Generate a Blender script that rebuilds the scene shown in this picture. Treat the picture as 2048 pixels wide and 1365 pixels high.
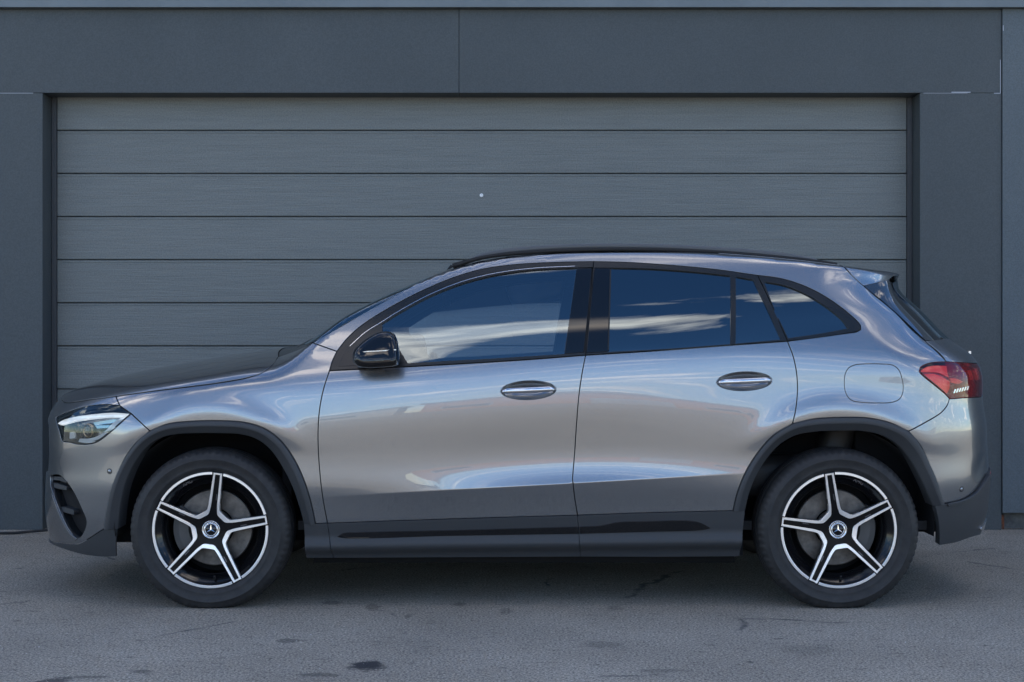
import bpy, bmesh, math, random
import numpy as np
from mathutils import Vector, Matrix
from mathutils.geometry import delaunay_2d_cdt

for o in list(bpy.data.objects):
    bpy.data.objects.remove(o)
scene = bpy.context.scene
col = scene.collection
R = math.radians

# ------------------------------------------------------------------ camera
CAM_Y, CAM_Z, FPX = -7.06, 1.159, 2844.4
cam_d = bpy.data.cameras.new('camera')
cam_d.lens = 50.0
cam_d.sensor_width = 36.0
cam_d.clip_end = 2000
cam = bpy.data.objects.new('camera', cam_d)
cam.location = (0, CAM_Y, CAM_Z)
cam.rotation_euler = (R(90), 0, 0)
col.objects.link(cam)
scene.camera = cam

# ------------------------------------------------------------------ sky and sun (sun stands behind the building)
SUN_EL, SUN_AZ = R(46), R(12)          # azimuth measured from +Y towards +X
world = bpy.data.worlds.new('World')
scene.world = world
world.use_nodes = True
wn, wl = world.node_tree.nodes, world.node_tree.links
wn.clear()
w_out = wn.new('ShaderNodeOutputWorld')
w_bg = wn.new('ShaderNodeBackground')
w_bg.inputs['Strength'].default_value = 0.12
sky = wn.new('ShaderNodeTexSky')
sky.sky_type = 'NISHITA'
sky.sun_disc = False
sky.sun_elevation = SUN_EL
sky.sun_rotation = SUN_AZ
sky.altitude = 1500
sky.air_density = 1.0
sky.dust_density = 0.25
sky.ozone_density = 2.0
# broken clouds: fractal noise laid over a flat cloud deck, seen in perspective
w_tc = wn.new('ShaderNodeTexCoord')
w_sep = wn.new('ShaderNodeSeparateXYZ')
wl.new(w_tc.outputs['Generated'], w_sep.inputs[0])
w_add = wn.new('ShaderNodeMath'); w_add.operation = 'ADD'; w_add.inputs[1].default_value = 0.10
w_max = wn.new('ShaderNodeMath'); w_max.operation = 'MAXIMUM'; w_max.inputs[1].default_value = 0.0
wl.new(w_sep.outputs['Z'], w_max.inputs[0])
wl.new(w_max.outputs[0], w_add.inputs[0])
w_dx = wn.new('ShaderNodeMath'); w_dx.operation = 'DIVIDE'
w_dy = wn.new('ShaderNodeMath'); w_dy.operation = 'DIVIDE'
wl.new(w_sep.outputs['X'], w_dx.inputs[0]); wl.new(w_add.outputs[0], w_dx.inputs[1])
wl.new(w_sep.outputs['Y'], w_dy.inputs[0]); wl.new(w_add.outputs[0], w_dy.inputs[1])
w_cmb = wn.new('ShaderNodeCombineXYZ')
w_sx = wn.new('ShaderNodeMath'); w_sx.operation = 'MULTIPLY'; w_sx.inputs[1].default_value = .5
wl.new(w_dx.outputs[0], w_sx.inputs[0]); wl.new(w_sx.outputs[0], w_cmb.inputs[0]); w_sy = wn.new('ShaderNodeMath'); w_sy.operation = 'ADD'; w_sy.inputs[1].default_value = -.16
wl.new(w_dy.outputs[0], w_sy.inputs[0]); wl.new(w_sy.outputs[0], w_cmb.inputs[1])
w_noise = wn.new('ShaderNodeTexNoise')
w_noise.inputs['Scale'].default_value = 3.4
w_noise.inputs['Detail'].default_value = 9.0
w_noise.inputs['Roughness'].default_value = 0.56
w_noise.inputs['Distortion'].default_value = 0.25
w_cmb.inputs[2].default_value = 8.77
wl.new(w_cmb.outputs[0], w_noise.inputs['Vector'])
w_ramp = wn.new('ShaderNodeValToRGB')
w_ramp.color_ramp.elements[0].position = 0.54
w_ramp.color_ramp.elements[0].color = (0, 0, 0, 1)
w_ramp.color_ramp.elements[1].position = 0.64
w_ramp.color_ramp.elements[1].color = (0.85, 0.85, 0.85, 1)
wl.new(w_noise.outputs['Fac'], w_ramp.inputs[0])
w_mix = wn.new('ShaderNodeMix'); w_mix.data_type = 'RGBA'
wl.new(w_ramp.outputs['Color'], w_mix.inputs['Factor'])
w_hs = wn.new('ShaderNodeHueSaturation'); w_hs.inputs['Saturation'].default_value = 1.2
wl.new(sky.outputs['Color'], w_hs.inputs['Color']); wl.new(w_hs.outputs[0], w_mix.inputs[6])
w_n2 = wn.new('ShaderNodeTexNoise'); w_n2.inputs['Scale'].default_value = 9.0; w_n2.inputs['Detail'].default_value = 5
wl.new(w_cmb.outputs[0], w_n2.inputs['Vector'])
w_r2 = wn.new('ShaderNodeValToRGB')
w_r2.color_ramp.elements[0].position = .35; w_r2.color_ramp.elements[0].color = (7.5, 7.6, 8.2, 1)
w_r2.color_ramp.elements[1].position = .62; w_r2.color_ramp.elements[1].color = (20, 17.6, 15.2, 1)
wl.new(w_n2.outputs['Fac'], w_r2.inputs[0])
wl.new(w_r2.outputs['Color'], w_mix.inputs[7])
wl.new(w_mix.outputs[2], w_bg.inputs['Color'])
wl.new(w_bg.outputs[0], w_out.inputs['Surface'])

sun_d = bpy.data.lights.new('sun', 'SUN')
sun_d.energy = 3.6
sun_d.angle = R(0.5)
sun_d.color = (1.0, 0.96, 0.90)
sun = bpy.data.objects.new('sun', sun_d)
sv = Vector((math.sin(SUN_AZ) * math.cos(SUN_EL), math.cos(SUN_AZ) * math.cos(SUN_EL), math.sin(SUN_EL)))
sun.rotation_euler = sv.to_track_quat('Z', 'Y').to_euler()
sun.location = (0, 0, 30)
col.objects.link(sun)

scene.view_settings.view_transform = 'Standard'
scene.view_settings.look = 'None'
scene.view_settings.gamma = 1.0
scene.view_settings.use_curve_mapping = False
scene.view_settings.exposure = 1.47
scene.render.engine = 'CYCLES'
scene.cycles.use_denoising = True
scene.cycles.denoising_prefilter = 'ACCURATE'
scene.cycles.max_bounces = 10
scene.cycles.transparent_max_bounces = 16

# ------------------------------------------------------------------ materials
def mat(name, color=(.5, .5, .5), rough=.5, metal=0.0, coat=0.0, coat_rough=.03, spec=.5, ior=1.45):
    m = bpy.data.materials.new(name)
    m.use_nodes = True
    b = m.node_tree.nodes['Principled BSDF']
    b.inputs['Base Color'].default_value = (*color, 1)
    b.inputs['Roughness'].default_value = rough
    b.inputs['Metallic'].default_value = metal
    b.inputs['Coat Weight'].default_value = coat
    b.inputs['Coat Roughness'].default_value = coat_rough
    b.inputs['Specular IOR Level'].default_value = spec
    b.inputs['IOR'].default_value = ior
    return m

def nodes(m):
    return m.node_tree.nodes, m.node_tree.links, m.node_tree.nodes['Principled BSDF']

def add_noise_color(m, c1, c2, scale, stretch=(1, 1, 1), detail=4, lo=.35, hi=.65, rough=.6, grain=None):
    n, l, b = nodes(m)
    tc = n.new('ShaderNodeTexCoord'); mp = n.new('ShaderNodeMapping'); mp.inputs['Scale'].default_value = stretch
    l.new(tc.outputs['Object'], mp.inputs[0])
    t = n.new('ShaderNodeTexNoise'); t.inputs['Scale'].default_value = scale; t.inputs['Detail'].default_value = detail
    t.inputs['Roughness'].default_value = rough
    l.new(mp.outputs[0], t.inputs['Vector'])
    r = n.new('ShaderNodeValToRGB')
    r.color_ramp.elements[0].position = lo; r.color_ramp.elements[0].color = (*c1, 1)
    r.color_ramp.elements[1].position = hi; r.color_ramp.elements[1].color = (*c2, 1)
    l.new(t.outputs['Fac'], r.inputs[0])
    if grain:
        g = n.new('ShaderNodeTexNoise'); g.inputs['Scale'].default_value = grain[0]; g.inputs['Detail'].default_value = 2; g.inputs['Roughness'].default_value = .7
        l.new(tc.outputs['Object'], g.inputs['Vector'])
        gr = n.new('ShaderNodeMapRange'); gr.inputs['From Min'].default_value = .36; gr.inputs['From Max'].default_value = .64
        gr.inputs['To Min'].default_value = 1 - grain[1]; gr.inputs['To Max'].default_value = 1 + grain[1]
        l.new(g.outputs['Fac'], gr.inputs['Value'])
        mx = n.new('ShaderNodeMix'); mx.data_type = 'RGBA'; mx.blend_type = 'MULTIPLY'; mx.inputs['Factor'].default_value = 1
        l.new(r.outputs['Color'], mx.inputs[6]); l.new(gr.outputs[0], mx.inputs[7])
        l.new(mx.outputs[2], b.inputs['Base Color'])
    else:
        l.new(r.outputs['Color'], b.inputs['Base Color'])
    return t, r, mp

def add_bump(m, scale, strength, dist, stretch=(1, 1, 1), detail=3):
    n, l, b = nodes(m)
    tc = n.new('ShaderNodeTexCoord'); mp = n.new('ShaderNodeMapping'); mp.inputs['Scale'].default_value = stretch
    l.new(tc.outputs['Object'], mp.inputs[0])
    t = n.new('ShaderNodeTexNoise'); t.inputs['Scale'].default_value = scale; t.inputs['Detail'].default_value = detail
    l.new(mp.outputs[0], t.inputs['Vector'])
    bp = n.new('ShaderNodeBump'); bp.inputs['Strength'].default_value = strength; bp.inputs['Distance'].default_value = dist
    l.new(t.outputs['Fac'], bp.inputs['Height']); l.new(bp.outputs[0], b.inputs['Normal'])
    return bp

def glass_mat(name, tint, ior=1.62, rough=0.0):
    m = bpy.data.materials.new(name)
    m.use_nodes = True
    n, l = m.node_tree.nodes, m.node_tree.links
    n.clear()
    out = n.new('ShaderNodeOutputMaterial')
    tr = n.new('ShaderNodeBsdfTransparent'); tr.inputs[0].default_value = (*tint, 1)
    gl = n.new('ShaderNodeBsdfGlossy'); gl.inputs['Roughness'].default_value = rough
    gl.inputs[0].default_value = (.80, .93, 1.0, 1)
    fr = n.new('ShaderNodeFresnel'); fr.inputs['IOR'].default_value = ior
    mx = n.new('ShaderNodeMixShader')
    l.new(fr.outputs[0], mx.inputs[0]); l.new(tr.outputs[0], mx.inputs[1]); l.new(gl.outputs[0], mx.inputs[2])
    l.new(mx.outputs[0], out.inputs['Surface'])
    return m

M = {}
M['paint'] = mat('grey_metallic_paint', (.255, .262, .272), .27, .90, coat=1.0, coat_rough=.008)
M['paint'].node_tree.nodes['Principled BSDF'].inputs['Coat IOR'].default_value = 1.6
M['paint'].node_tree.nodes['Principled BSDF'].inputs['Specular Tint'].default_value = (.3, .3, .3, 1)
n_, l_, b_ = nodes(M['paint'])
tc_ = n_.new('ShaderNodeTexCoord'); fl_ = n_.new('ShaderNodeTexNoise'); fl_.inputs['Scale'].default_value = 900; fl_.inputs['Detail'].default_value = 1
l_.new(tc_.outputs['Object'], fl_.inputs['Vector'])
bp_ = n_.new('ShaderNodeBump'); bp_.inputs['Strength'].default_value = .05; bp_.inputs['Distance'].default_value = .0006
l_.new(fl_.outputs['Fac'], bp_.inputs['Height']); l_.new(bp_.outputs[0], b_.inputs['Normal'])
M['clad'] = mat('grained_black_plastic', (.035, .037, .04), .52)
add_bump(M['clad'], 700, .25, .0006)
M['gloss'] = mat('gloss_black', (.006, .006, .007), .04, spec=.6)
M['satin'] = mat('satin_black_trim', (.011, .012, .013), .24)
M['rubber'] = mat('rubber_seal', (.010, .010, .011), .7)
M['dark'] = mat('dark_void', (.006, .006, .007), .9)
M['tyre'] = mat('tyre_rubber', (.022, .022, .023), .62)
add_noise_color(M['tyre'], (.012, .012, .013), (.027, .026, .026), 26, lo=.3, hi=.7)
add_bump(M['tyre'], 180, .2, .001)
M['machined'] = mat('machined_alloy', (.92, .92, .92), .30, .9)
M['rim'] = mat('black_alloy', (.006, .006, .007), .12, spec=.45)
M['rimface'] = mat('black_spoke_face', (.004, .004, .005), .28, spec=.2)
M['disc'] = mat('brake_disc_steel', (.42, .40, .38), .5, .9)
add_noise_color(M['disc'], (.10, .092, .085), (.18, .165, .15), 22)
M['caliper'] = mat('cast_iron_caliper', (.10, .095, .09), .6, .3)
M['chrome'] = mat('chrome', (.85, .85, .86), .06, 1.0)
M['silver'] = mat('satin_silver', (.62, .63, .65), .22, 1.0)
M['glass'] = glass_mat('clear_side_glass', (.95, 1.0, 1.0), 2.35)
M['tint'] = glass_mat('dark_tinted_glass', (.035, .04, .05), 2.25)
M['lens'] = glass_mat('headlight_lens', (.93, .95, .96), 1.5)
M['bucket'] = mat('lamp_bucket', (.22, .24, .27), .22, .9)
M['cabin'] = mat('cabin_plastic', (.02, .02, .021), .6)
M['seat'] = mat('seat_leather', (.03, .029, .029), .5)
add_bump(M['seat'], 60, .2, .002)
M['red'] = mat('red_lens', (.90, .008, .012), .05, coat=1.0)
M['redbright'] = mat('red_reflector', (.95, .13, .09), .18, coat=1.0)
M['reddark'] = mat('deep_red_lens', (.26, .010, .016), .05, coat=1.0)
M['white'] = mat('white_plastic', (.78, .78, .78), .4)
M['wall'] = mat('anthracite_wall_panel', (.10, .105, .112), .55)
add_noise_color(M['wall'], (.047, .056, .060), (.059, .069, .074), 1.1, (1, 1, .7), 8, .3, .7, .7, (110, .13))
add_bump(M['wall'], 420, .35, .002)
M['wall2'] = mat('grey_render', (.135, .14, .15), .65)
add_noise_color(M['wall2'], (.078, .095, .106), (.097, .116, .128), 1.3, (1, 1, .6), 8, .3, .7, .7, (100, .12))
add_bump(M['wall2'], 300, .4, .003)
M['ledge'] = mat('grey_coated_metal', (.19, .20, .215), .38, .25)
add_noise_color(M['ledge'], (.108, .124, .132), (.135, .153, .162), 3, (1, 1, 1), 6)
M['slat'] = mat('woodgrain_door_slat', (.12, .123, .128), .48)
t_, r_, mp_ = add_noise_color(M['slat'], (.122, .131, .126), (.163, .174, .167), 9, (.22, 1, 5), 9, .3, .72, .72, (120, .16))
add_bump(M['slat'], 30, .75, .0035, (.16, 1, 4.5), 9)
def tone(m, amt):
    n, l, b = nodes(m)
    src = b.inputs['Base Color'].links[0].from_socket
    oi = n.new('ShaderNodeObjectInfo')
    mr = n.new('ShaderNodeMapRange'); mr.inputs['To Min'].default_value = 1 - amt; mr.inputs['To Max'].default_value = 1 + amt
    l.new(oi.outputs['Random'], mr.inputs['Value'])
    x = n.new('ShaderNodeMix'); x.data_type = 'RGBA'; x.blend_type = 'MULTIPLY'; x.inputs['Factor'].default_value = 1
    l.new(src, x.inputs[6]); l.new(mr.outputs[0], x.inputs[7]); l.new(x.outputs[2], b.inputs['Base Color'])
tone(M['slat'], .045); tone(M['wall'], .04)
M['frame'] = mat('door_frame_coated', (.05, .053, .057), .45)
M['seal'] = mat('pale_sealant', (.34, .36, .40), .7)
M['rust'] = mat('rusty_steel', (.14, .045, .022), .85)
add_noise_color(M['rust'], (.06, .03, .02), (.22, .07, .03), 40)
M['concrete'] = mat('concrete_plinth', (.12, .12, .12), .85)
add_noise_color(M['concrete'], (.08, .08, .08), (.16, .158, .15), 14, detail=8)
M['beige'] = mat('beige_render', (.42, .38, .32), .8)
M['brick'] = mat('orange_brick', (.42, .19, .10), .85)
M['roofm'] = mat('grey_roof_sheet', (.22, .22, .23), .6)
M['grit'] = mat('pale_grit', (.42, .40, .37), .85)
add_noise_color(M['grit'], (.16, .15, .14), (.60, .57, .53), 1.5, detail=2)
M['grey'] = mat('grey_roller_door', (.3, .31, .32), .5)
M['rail'] = mat('roof_rail_coating', (.075, .077, .08), .42)
M['winglass'] = mat('dark_window', (.02, .025, .03), .05)
M['leaf'] = mat('hedge_leaf', (.07, .10, .03), .7)
M['bark'] = mat('bark', (.08, .06, .045), .9)

# asphalt: aggregate, blotches, hairline cracks, oil drops
def asphalt():
    m = mat('worn_asphalt', (.16, .16, .165), .82)
    n, l, b = nodes(m)
    tc = n.new('ShaderNodeTexCoord')
    def noise(scale, detail, rough=.6, stretch=None, dist=0):
        t = n.new('ShaderNodeTexNoise')
        t.inputs['Scale'].default_value = scale; t.inputs['Detail'].default_value = detail
        t.inputs['Roughness'].default_value = rough; t.inputs['Distortion'].default_value = dist
        if stretch:
            mp = n.new('ShaderNodeMapping'); mp.inputs['Scale'].default_value = stretch
            l.new(tc.outputs['Object'], mp.inputs[0]); l.new(mp.outputs[0], t.inputs['Vector'])
        else:
            l.new(tc.outputs['Object'], t.inputs['Vector'])
        return t
    def ramp(src, p0, c0, p1, c1):
        r = n.new('ShaderNodeValToRGB')
        r.color_ramp.elements[0].position = p0; r.color_ramp.elements[0].color = (*c0, 1)
        r.color_ramp.elements[1].position = p1; r.color_ramp.elements[1].color = (*c1, 1)
        l.new(src, r.inputs[0])
        return r
    def mul(a, c, f=1.0):
        x = n.new('ShaderNodeMix'); x.data_type = 'RGBA'; x.blend_type = 'MULTIPLY'
        x.inputs['Factor'].default_value = f
        l.new(a, x.inputs[6]); l.new(c, x.inputs[7])
        return x.outputs[2]
    big = ramp(noise(.9, 6).outputs['Fac'], .3, (.215, .192, .158), .70, (.325, .294, .246))
    grain = ramp(noise(105, 3, .8).outputs['Fac'], .36, (.22, .22, .23), .64, (1.8, 1.8, 1.78))
    c = mul(big.outputs[0], grain.outputs[0])
    pit = ramp(noise(26, 7, .8, (.42, 1.3, 1)).outputs['Fac'], .34, (.30, .30, .32), .45, (1, 1, 1))
    c = mul(c, pit.outputs[0])
    vor = n.new('ShaderNodeTexVoronoi'); vor.inputs['Scale'].default_value = 34
    l.new(tc.outputs['Object'], vor.inputs['Vector'])
    chip = ramp(vor.outputs['Distance'], .05, (2.3, 2.3, 2.25), .075, (1, 1, 1))
    c = mul(c, chip.outputs[0])
    # hairline cracks
    warp = noise(1.3, 6, .65)
    wv = n.new('ShaderNodeMix'); wv.data_type = 'RGBA'; wv.inputs['Factor'].default_value = .25
    l.new(tc.outputs['Object'], wv.inputs[6]); l.new(warp.outputs['Color'], wv.inputs[7])
    vc = n.new('ShaderNodeTexVoronoi'); vc.feature = 'DISTANCE_TO_EDGE'; vc.inputs['Scale'].default_value = .85
    l.new(wv.outputs[2], vc.inputs['Vector'])
    crk = ramp(vc.outputs['Distance'], .0025, (1, 1, 1), .0075, (0, 0, 0))
    brk = ramp(noise(2.1, 4).outputs['Fac'], .52, (0, 0, 0), .60, (1, 1, 1))
    cm = mul(crk.outputs[0], brk.outputs[0])
    dk = n.new('ShaderNodeMix'); dk.data_type = 'RGBA'
    l.new(cm, dk.inputs['Factor']); l.new(c, dk.inputs[6]); dk.inputs[7].default_value = (.075, .073, .072, 1)
    c = dk.outputs[2]
    # oil drops and tar marks with ragged rims
    rag = noise(15, 6, .7)
    spots = [(735, 1332, .062, .05, .95), (575, 1282, .045, .03, .55), (745, 1215, .035, .05, .45), (1012, 1222, .03, .05, .35),
             (640, 1350, .08, .02, .5), (665, 1206, .05, .03, .45), (1228, 1216, .04, .05, .3), (1318, 1342, .10, .02, .35),
             (105, 1364, .05, .05, .75), (190, 1354, .06, .012, .5), (920, 1210, .03, .03, .4), (815, 1233, .015, .03, .4),
             (1205, 1290, .09, .04, .3), (285, 1343, .04, .02, .5), (1620, 1300, .12, .06, .22), (1500, 1325, .012, .012, .6)]
    for (px, py, rx, ry, amt) in spots:
        d = CAM_Z * FPX / (py - 682.5)
        cx, cy = (px - 1024) * d / FPX, CAM_Y + d
        mp = n.new('ShaderNodeMapping'); mp.vector_type = 'TEXTURE'
        mp.inputs['Location'].default_value = (cx, cy, 0); mp.inputs['Scale'].default_value = (rx, ry * 1.6, 1)
        l.new(tc.outputs['Object'], mp.inputs[0])
        ln = n.new('ShaderNodeVectorMath'); ln.operation = 'LENGTH'
        l.new(mp.outputs[0], ln.inputs[0])
        ad = n.new('ShaderNodeMath'); ad.operation = 'MULTIPLY_ADD'; ad.inputs[1].default_value = 2.6
        l.new(rag.outputs['Fac'], ad.inputs[0]); l.new(ln.outputs['Value'], ad.inputs[2])
        rr = ramp(ad.outputs[0], .0, (amt,) * 3, 1.0, (0, 0, 0))
        mrg = n.new('ShaderNodeMapRange'); mrg.inputs['From Min'].default_value = 2.0; mrg.inputs['From Max'].default_value = 2.4
        mrg.inputs['To Min'].default_value = amt; mrg.inputs['To Max'].default_value = 0
        l.new(ad.outputs[0], mrg.inputs['Value'])
        x = n.new('ShaderNodeMix'); x.data_type = 'RGBA'
        l.new(mrg.outputs[0], x.inputs['Factor']); l.new(c, x.inputs[6]); x.inputs[7].default_value = (.012, .013, .018, 1)
        c = x.outputs[2]
    l.new(c, b.inputs['Base Color'])
    hb = noise(120, 4, .75)
    bp = n.new('ShaderNodeBump'); bp.inputs['Strength'].default_value = .75; bp.inputs['Distance'].default_value = .006
    l.new(hb.outputs['Fac'], bp.inputs['Height']); l.new(bp.outputs[0], b.inputs['Normal'])
    return m
M['asphalt'] = asphalt()

# ------------------------------------------------------------------ mesh helpers
def mk(name, V, F, m, parent=None, N=None, smooth=True):
    me = bpy.data.meshes.new(name)
    me.from_pydata([tuple(map(float, v)) for v in V], [], F)
    me.materials.append(M[m] if isinstance(m, str) else m)
    if smooth:
        me.shade_smooth()
        if N is not None:
            me.normals_split_custom_set_from_vertices([tuple(map(float, v)) for v in N])
    me.update()
    o = bpy.data.objects.new(name, me)
    col.objects.link(o)
    if parent is not None:
        o.parent = parent
    return o

def empty(name, loc=(0, 0, 0), parent=None):
    o = bpy.data.objects.new(name, None)
    o.location = loc
    o.empty_display_size = .2
    col.objects.link(o)
    if parent is not None:
        o.parent = parent
    return o

def box_vf(x0, x1, y0, y1, z0, z1):
    V = [(x0, y0, z0), (x1, y0, z0), (x1, y1, z0), (x0, y1, z0), (x0, y0, z1), (x1, y0, z1), (x1, y1, z1), (x0, y1, z1)]
    F = [(0, 3, 2, 1), (4, 5, 6, 7), (0, 1, 5, 4), (1, 2, 6, 5), (2, 3, 7, 6), (3, 0, 4, 7)]
    return V, F

def box(name, x0, x1, y0, y1, z0, z1, m, parent=None, bevel=0.0, seg=2):
    bm = bmesh.new()
    V, F = box_vf(x0, x1, y0, y1, z0, z1)
    vs = [bm.verts.new(v) for v in V]
    for f in F:
        bm.faces.new([vs[i] for i in f])
    if bevel > 0:
        bmesh.ops.bevel(bm, geom=list(bm.edges), offset=bevel, segments=seg, affect='EDGES', profile=.5)
    me = bpy.data.meshes.new(name)
    bm.to_mesh(me); bm.free()
    me.materials.append(M[m])
    if bevel > 0 and seg > 1:
        me.shade_smooth()
    o = bpy.data.objects.new(name, me)
    col.objects.link(o)
    if parent is not None:
        o.parent = parent
    return o

def tag(o, label, cat, group=None, kind=None):
    o['label'] = label; o['category'] = cat
    if group: o['group'] = group
    if kind: o['kind'] = kind
    return o

def lathe(profile, n, axis='Y', a0=0.0):
    """profile: list of (r, y). revolved round Y."""
    V, F = [], []
    k = len(profile)
    for i in range(n):
        a = a0 + 2 * math.pi * i / n
        for (r, y) in profile:
            V.append((r * math.sin(a), y, r * math.cos(a)))
    for i in range(n):
        j = (i + 1) % n
        for q in range(k - 1):
            F.append((i * k + q, i * k + q + 1, j * k + q + 1, j * k + q))
    return V, F

def merge(parts):
    V, F = [], []
    for (v, f) in parts:
        b = len(V)
        V += list(v)
        F += [tuple(i + b for i in q) for q in f]
    return V, F

def sweep(path, prof, up=(0, 0, 1), caps=True):
    """sweep closed 2-D profile [(a,b)] along 3-D path; a along side, b along up."""
    V, F = [], []
    P = [Vector(p) for p in path]
    k = len(prof)
    up = Vector(up)
    for i, p in enumerate(P):
        t = (P[min(i + 1, len(P) - 1)] - P[max(i - 1, 0)]).normalized()
        s = t.cross(up).normalized()
        u = s.cross(t).normalized()
        for (a, b) in prof:
            V.append(tuple(p + s * a + u * b))
    for i in range(len(P) - 1):
        for q in range(k):
            r = (q + 1) % k
            F.append((i * k + q, i * k + r, (i + 1) * k + r, (i + 1) * k + q))
    if caps:
        F.append(tuple(range(k))[::-1])
        F.append(tuple((len(P) - 1) * k + q for q in range(k)))
    return V, F

# ------------------------------------------------------------------ splines
class Spl:
    def __init__(s, pts):
        p = sorted(pts)
        x = np.array([a for a, _ in p], float); y = np.array([b for _, b in p], float)
        n = len(x)
        h = np.diff(x)
        A = np.zeros((n, n)); r = np.zeros(n)
        A[0, 0] = A[-1, -1] = 1
        for i in range(1, n - 1):
            A[i, i - 1] = h[i - 1]; A[i, i] = 2 * (h[i - 1] + h[i]); A[i, i + 1] = h[i]
            r[i] = 6 * ((y[i + 1] - y[i]) / h[i] - (y[i] - y[i - 1]) / h[i - 1])
        s.m = np.linalg.solve(A, r); s.x = x; s.y = y; s.h = h
    def __call__(s, q):
        q = np.asarray(q, float)
        x, y, m, h = s.x, s.y, s.m, s.h
        qc = np.clip(q, x[0], x[-1])
        i = np.clip(np.searchsorted(x, qc) - 1, 0, len(x) - 2)
        a = x[i + 1] - qc; b = qc - x[i]; hh = h[i]
        v = m[i] * a ** 3 / (6 * hh) + m[i + 1] * b ** 3 / (6 * hh) + (y[i] / hh - m[i] * hh / 6) * a + (y[i + 1] / hh - m[i + 1] * hh / 6) * b
        d0 = (y[1] - y[0]) / h[0] - h[0] * (2 * m[0] + m[1]) / 6
        d1 = (y[-1] - y[-2]) / h[-1] + h[-1] * (m[-2] + 2 * m[-1]) / 6
        return v + np.where(q < x[0], (q - x[0]) * d0, 0) + np.where(q > x[-1], (q - x[-1]) * d1, 0)

def sstep(t):
    t = np.clip(t, 0, 1)
    return t * t * (3 - 2 * t)

# ------------------------------------------------------------------ the car's body surface: half width W(x, z)
WB = 1.3645                              # half wheelbase
XFW, XRW, ZW = -1.310, 1.4185, 0.338     # wheel centres
ztop = Spl([(-2.35, .80), (-2.22, .872), (-2.132, .915), (-2.036, .951), (-1.891, .994), (-1.746, 1.026), (-1.505, 1.070), (-1.312, 1.101),
            (-1.167, 1.124), (-1.05, 1.140), (-.985, 1.160), (-.90, 1.208), (-.689, 1.334), (-.473, 1.436), (-.347, 1.488), (-.22, 1.532), (-.10, 1.560), (.059, 1.582),
            (.286, 1.596), (.513, 1.599), (.854, 1.590), (1.08, 1.575), (1.308, 1.553), (1.49, 1.530), (1.8, 1.49), (2.4, 1.40)])
xnose = Spl([(.10, -2.19), (.223, -2.222), (.316, -2.238), (.42, -2.240), (.50, -2.236), (.572, -2.232), (.653, -2.235), (.746, -2.230),
             (.816, -2.218), (.863, -2.194), (.900, -2.168), (.95, -2.14), (1.05, -2.10), (1.7, -2.0)])
xrear = Spl([(.12, 2.17), (.287, 2.232), (.415, 2.258), (.50, 2.264), (.563, 2.265), (.614, 2.262), (.715, 2.256), (.767, 2.254), (.884, 2.238),
             (.996, 2.236), (1.052, 2.219), (1.104, 2.182), (1.165, 2.106), (1.301, 1.976), (1.38, 1.893), (1.42, 1.868), (1.45, 1.870), (1.48, 1.882), (1.60, 1.90)])
base = Spl([(.10, .80), (.20, .846), (.30, .872), (.36, .884), (.45, .896), (.53, .905), (.60, .9055), (.68, .9062), (.74, .9085), (.79, .9102), (.83, .9106), (.87, .9096), (.93, .9050),
            (1.0, .8965), (1.06, .884), (1.12, .864), (1.20, .833), (1.35, .766), (1.45, .712), (1.52, .669), (1.62, .605), (1.8, .48)])
crease_z = lambda x: .541 + .056 * (x - .2)
LF, LR = .78, .56

def W0(x, z):
    sh = x * (.026 + .046 * sstep((z - .92) / .2)) * sstep((z - .72) / .15)
    lowr = .075 * sstep((x - .45) / 1.0) + .055 * sstep((-x - .35) / 1.0)
    b = base(z - sh + lowr * sstep((z - .60) / .15) * (1 - sstep((z - .84) / .50)))
    # door hollow above the lower crease
    u = z - crease_z(x)
    A = .020 * np.exp(-((x - .19) / .61) ** 2)
    up = np.where(u > 0, u, 0)
    b = b - A * (up / .15) * np.exp(1 - up / .15)
    # below the crease the door tucks in
    dn = np.where(u < 0, -u, 0)
    b = b - .015 * np.exp(-((x - .17) / .85) ** 4) * (1 - np.exp(-dn / .10))
    # flares round the arches
    for xw, a0 in ((XFW, .009), (XRW, .010)):
        r = np.sqrt(((x - xw) * 1.03) ** 2 + (z - ZW) ** 2)
        b = b + a0 * np.exp(-((r - .525) / .055) ** 2) * sstep((z - .66) / .16)
    # scoop in the rear bumper corner
    ca, sa = .60, .80
    p_ = (x - 2.105) * ca + (z - .612) * sa; q_ = -(x - 2.105) * sa + (z - .612) * ca
    wq = .026 + .014 * sstep((.04 - p_) / .08)
    b = b - .014 * np.exp(-(p_ / .085) ** 2 - (q_ / wq) ** 2)
    # cabin draws in towards the tail, and above the bonnet
    b = b - .05 * sstep((x - .9) / 1.3) * sstep((z - 1.0) / .25)
    return b

def g_end(d, L, p=2.2, q=2.4):
    t = np.clip(d / L, 0, 1)
    return (1 - (1 - t) ** p) ** (1 / q)

def Ctop(x):
    return .105 - .069 * sstep((np.asarray(x, float) + 1.10) / .38)

def g_top(t):
    a = np.maximum(t, 1e-9) ** .4
    return np.where(t < 1e-7, 0, (a ** -20.0 + 1) ** -.05)

def W(x, z):
    x = np.asarray(x, float); z = np.asarray(z, float)
    gf = g_end(x - xnose(z), LF); gr = g_end(xrear(z) - x, LR); gt = g_top((ztop(x) - z) / Ctop(x))
    e = 1e-9
    s = np.maximum(gf, e) ** -4.0 + np.maximum(gr, e) ** -4.0 + np.maximum(gt, e) ** -4.0 - 2
    g = s ** -.25
    g = np.where(np.minimum(np.minimum(gf, gr), gt) < 1e-6, 0, g)
    return W0(x, z) * g

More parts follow.
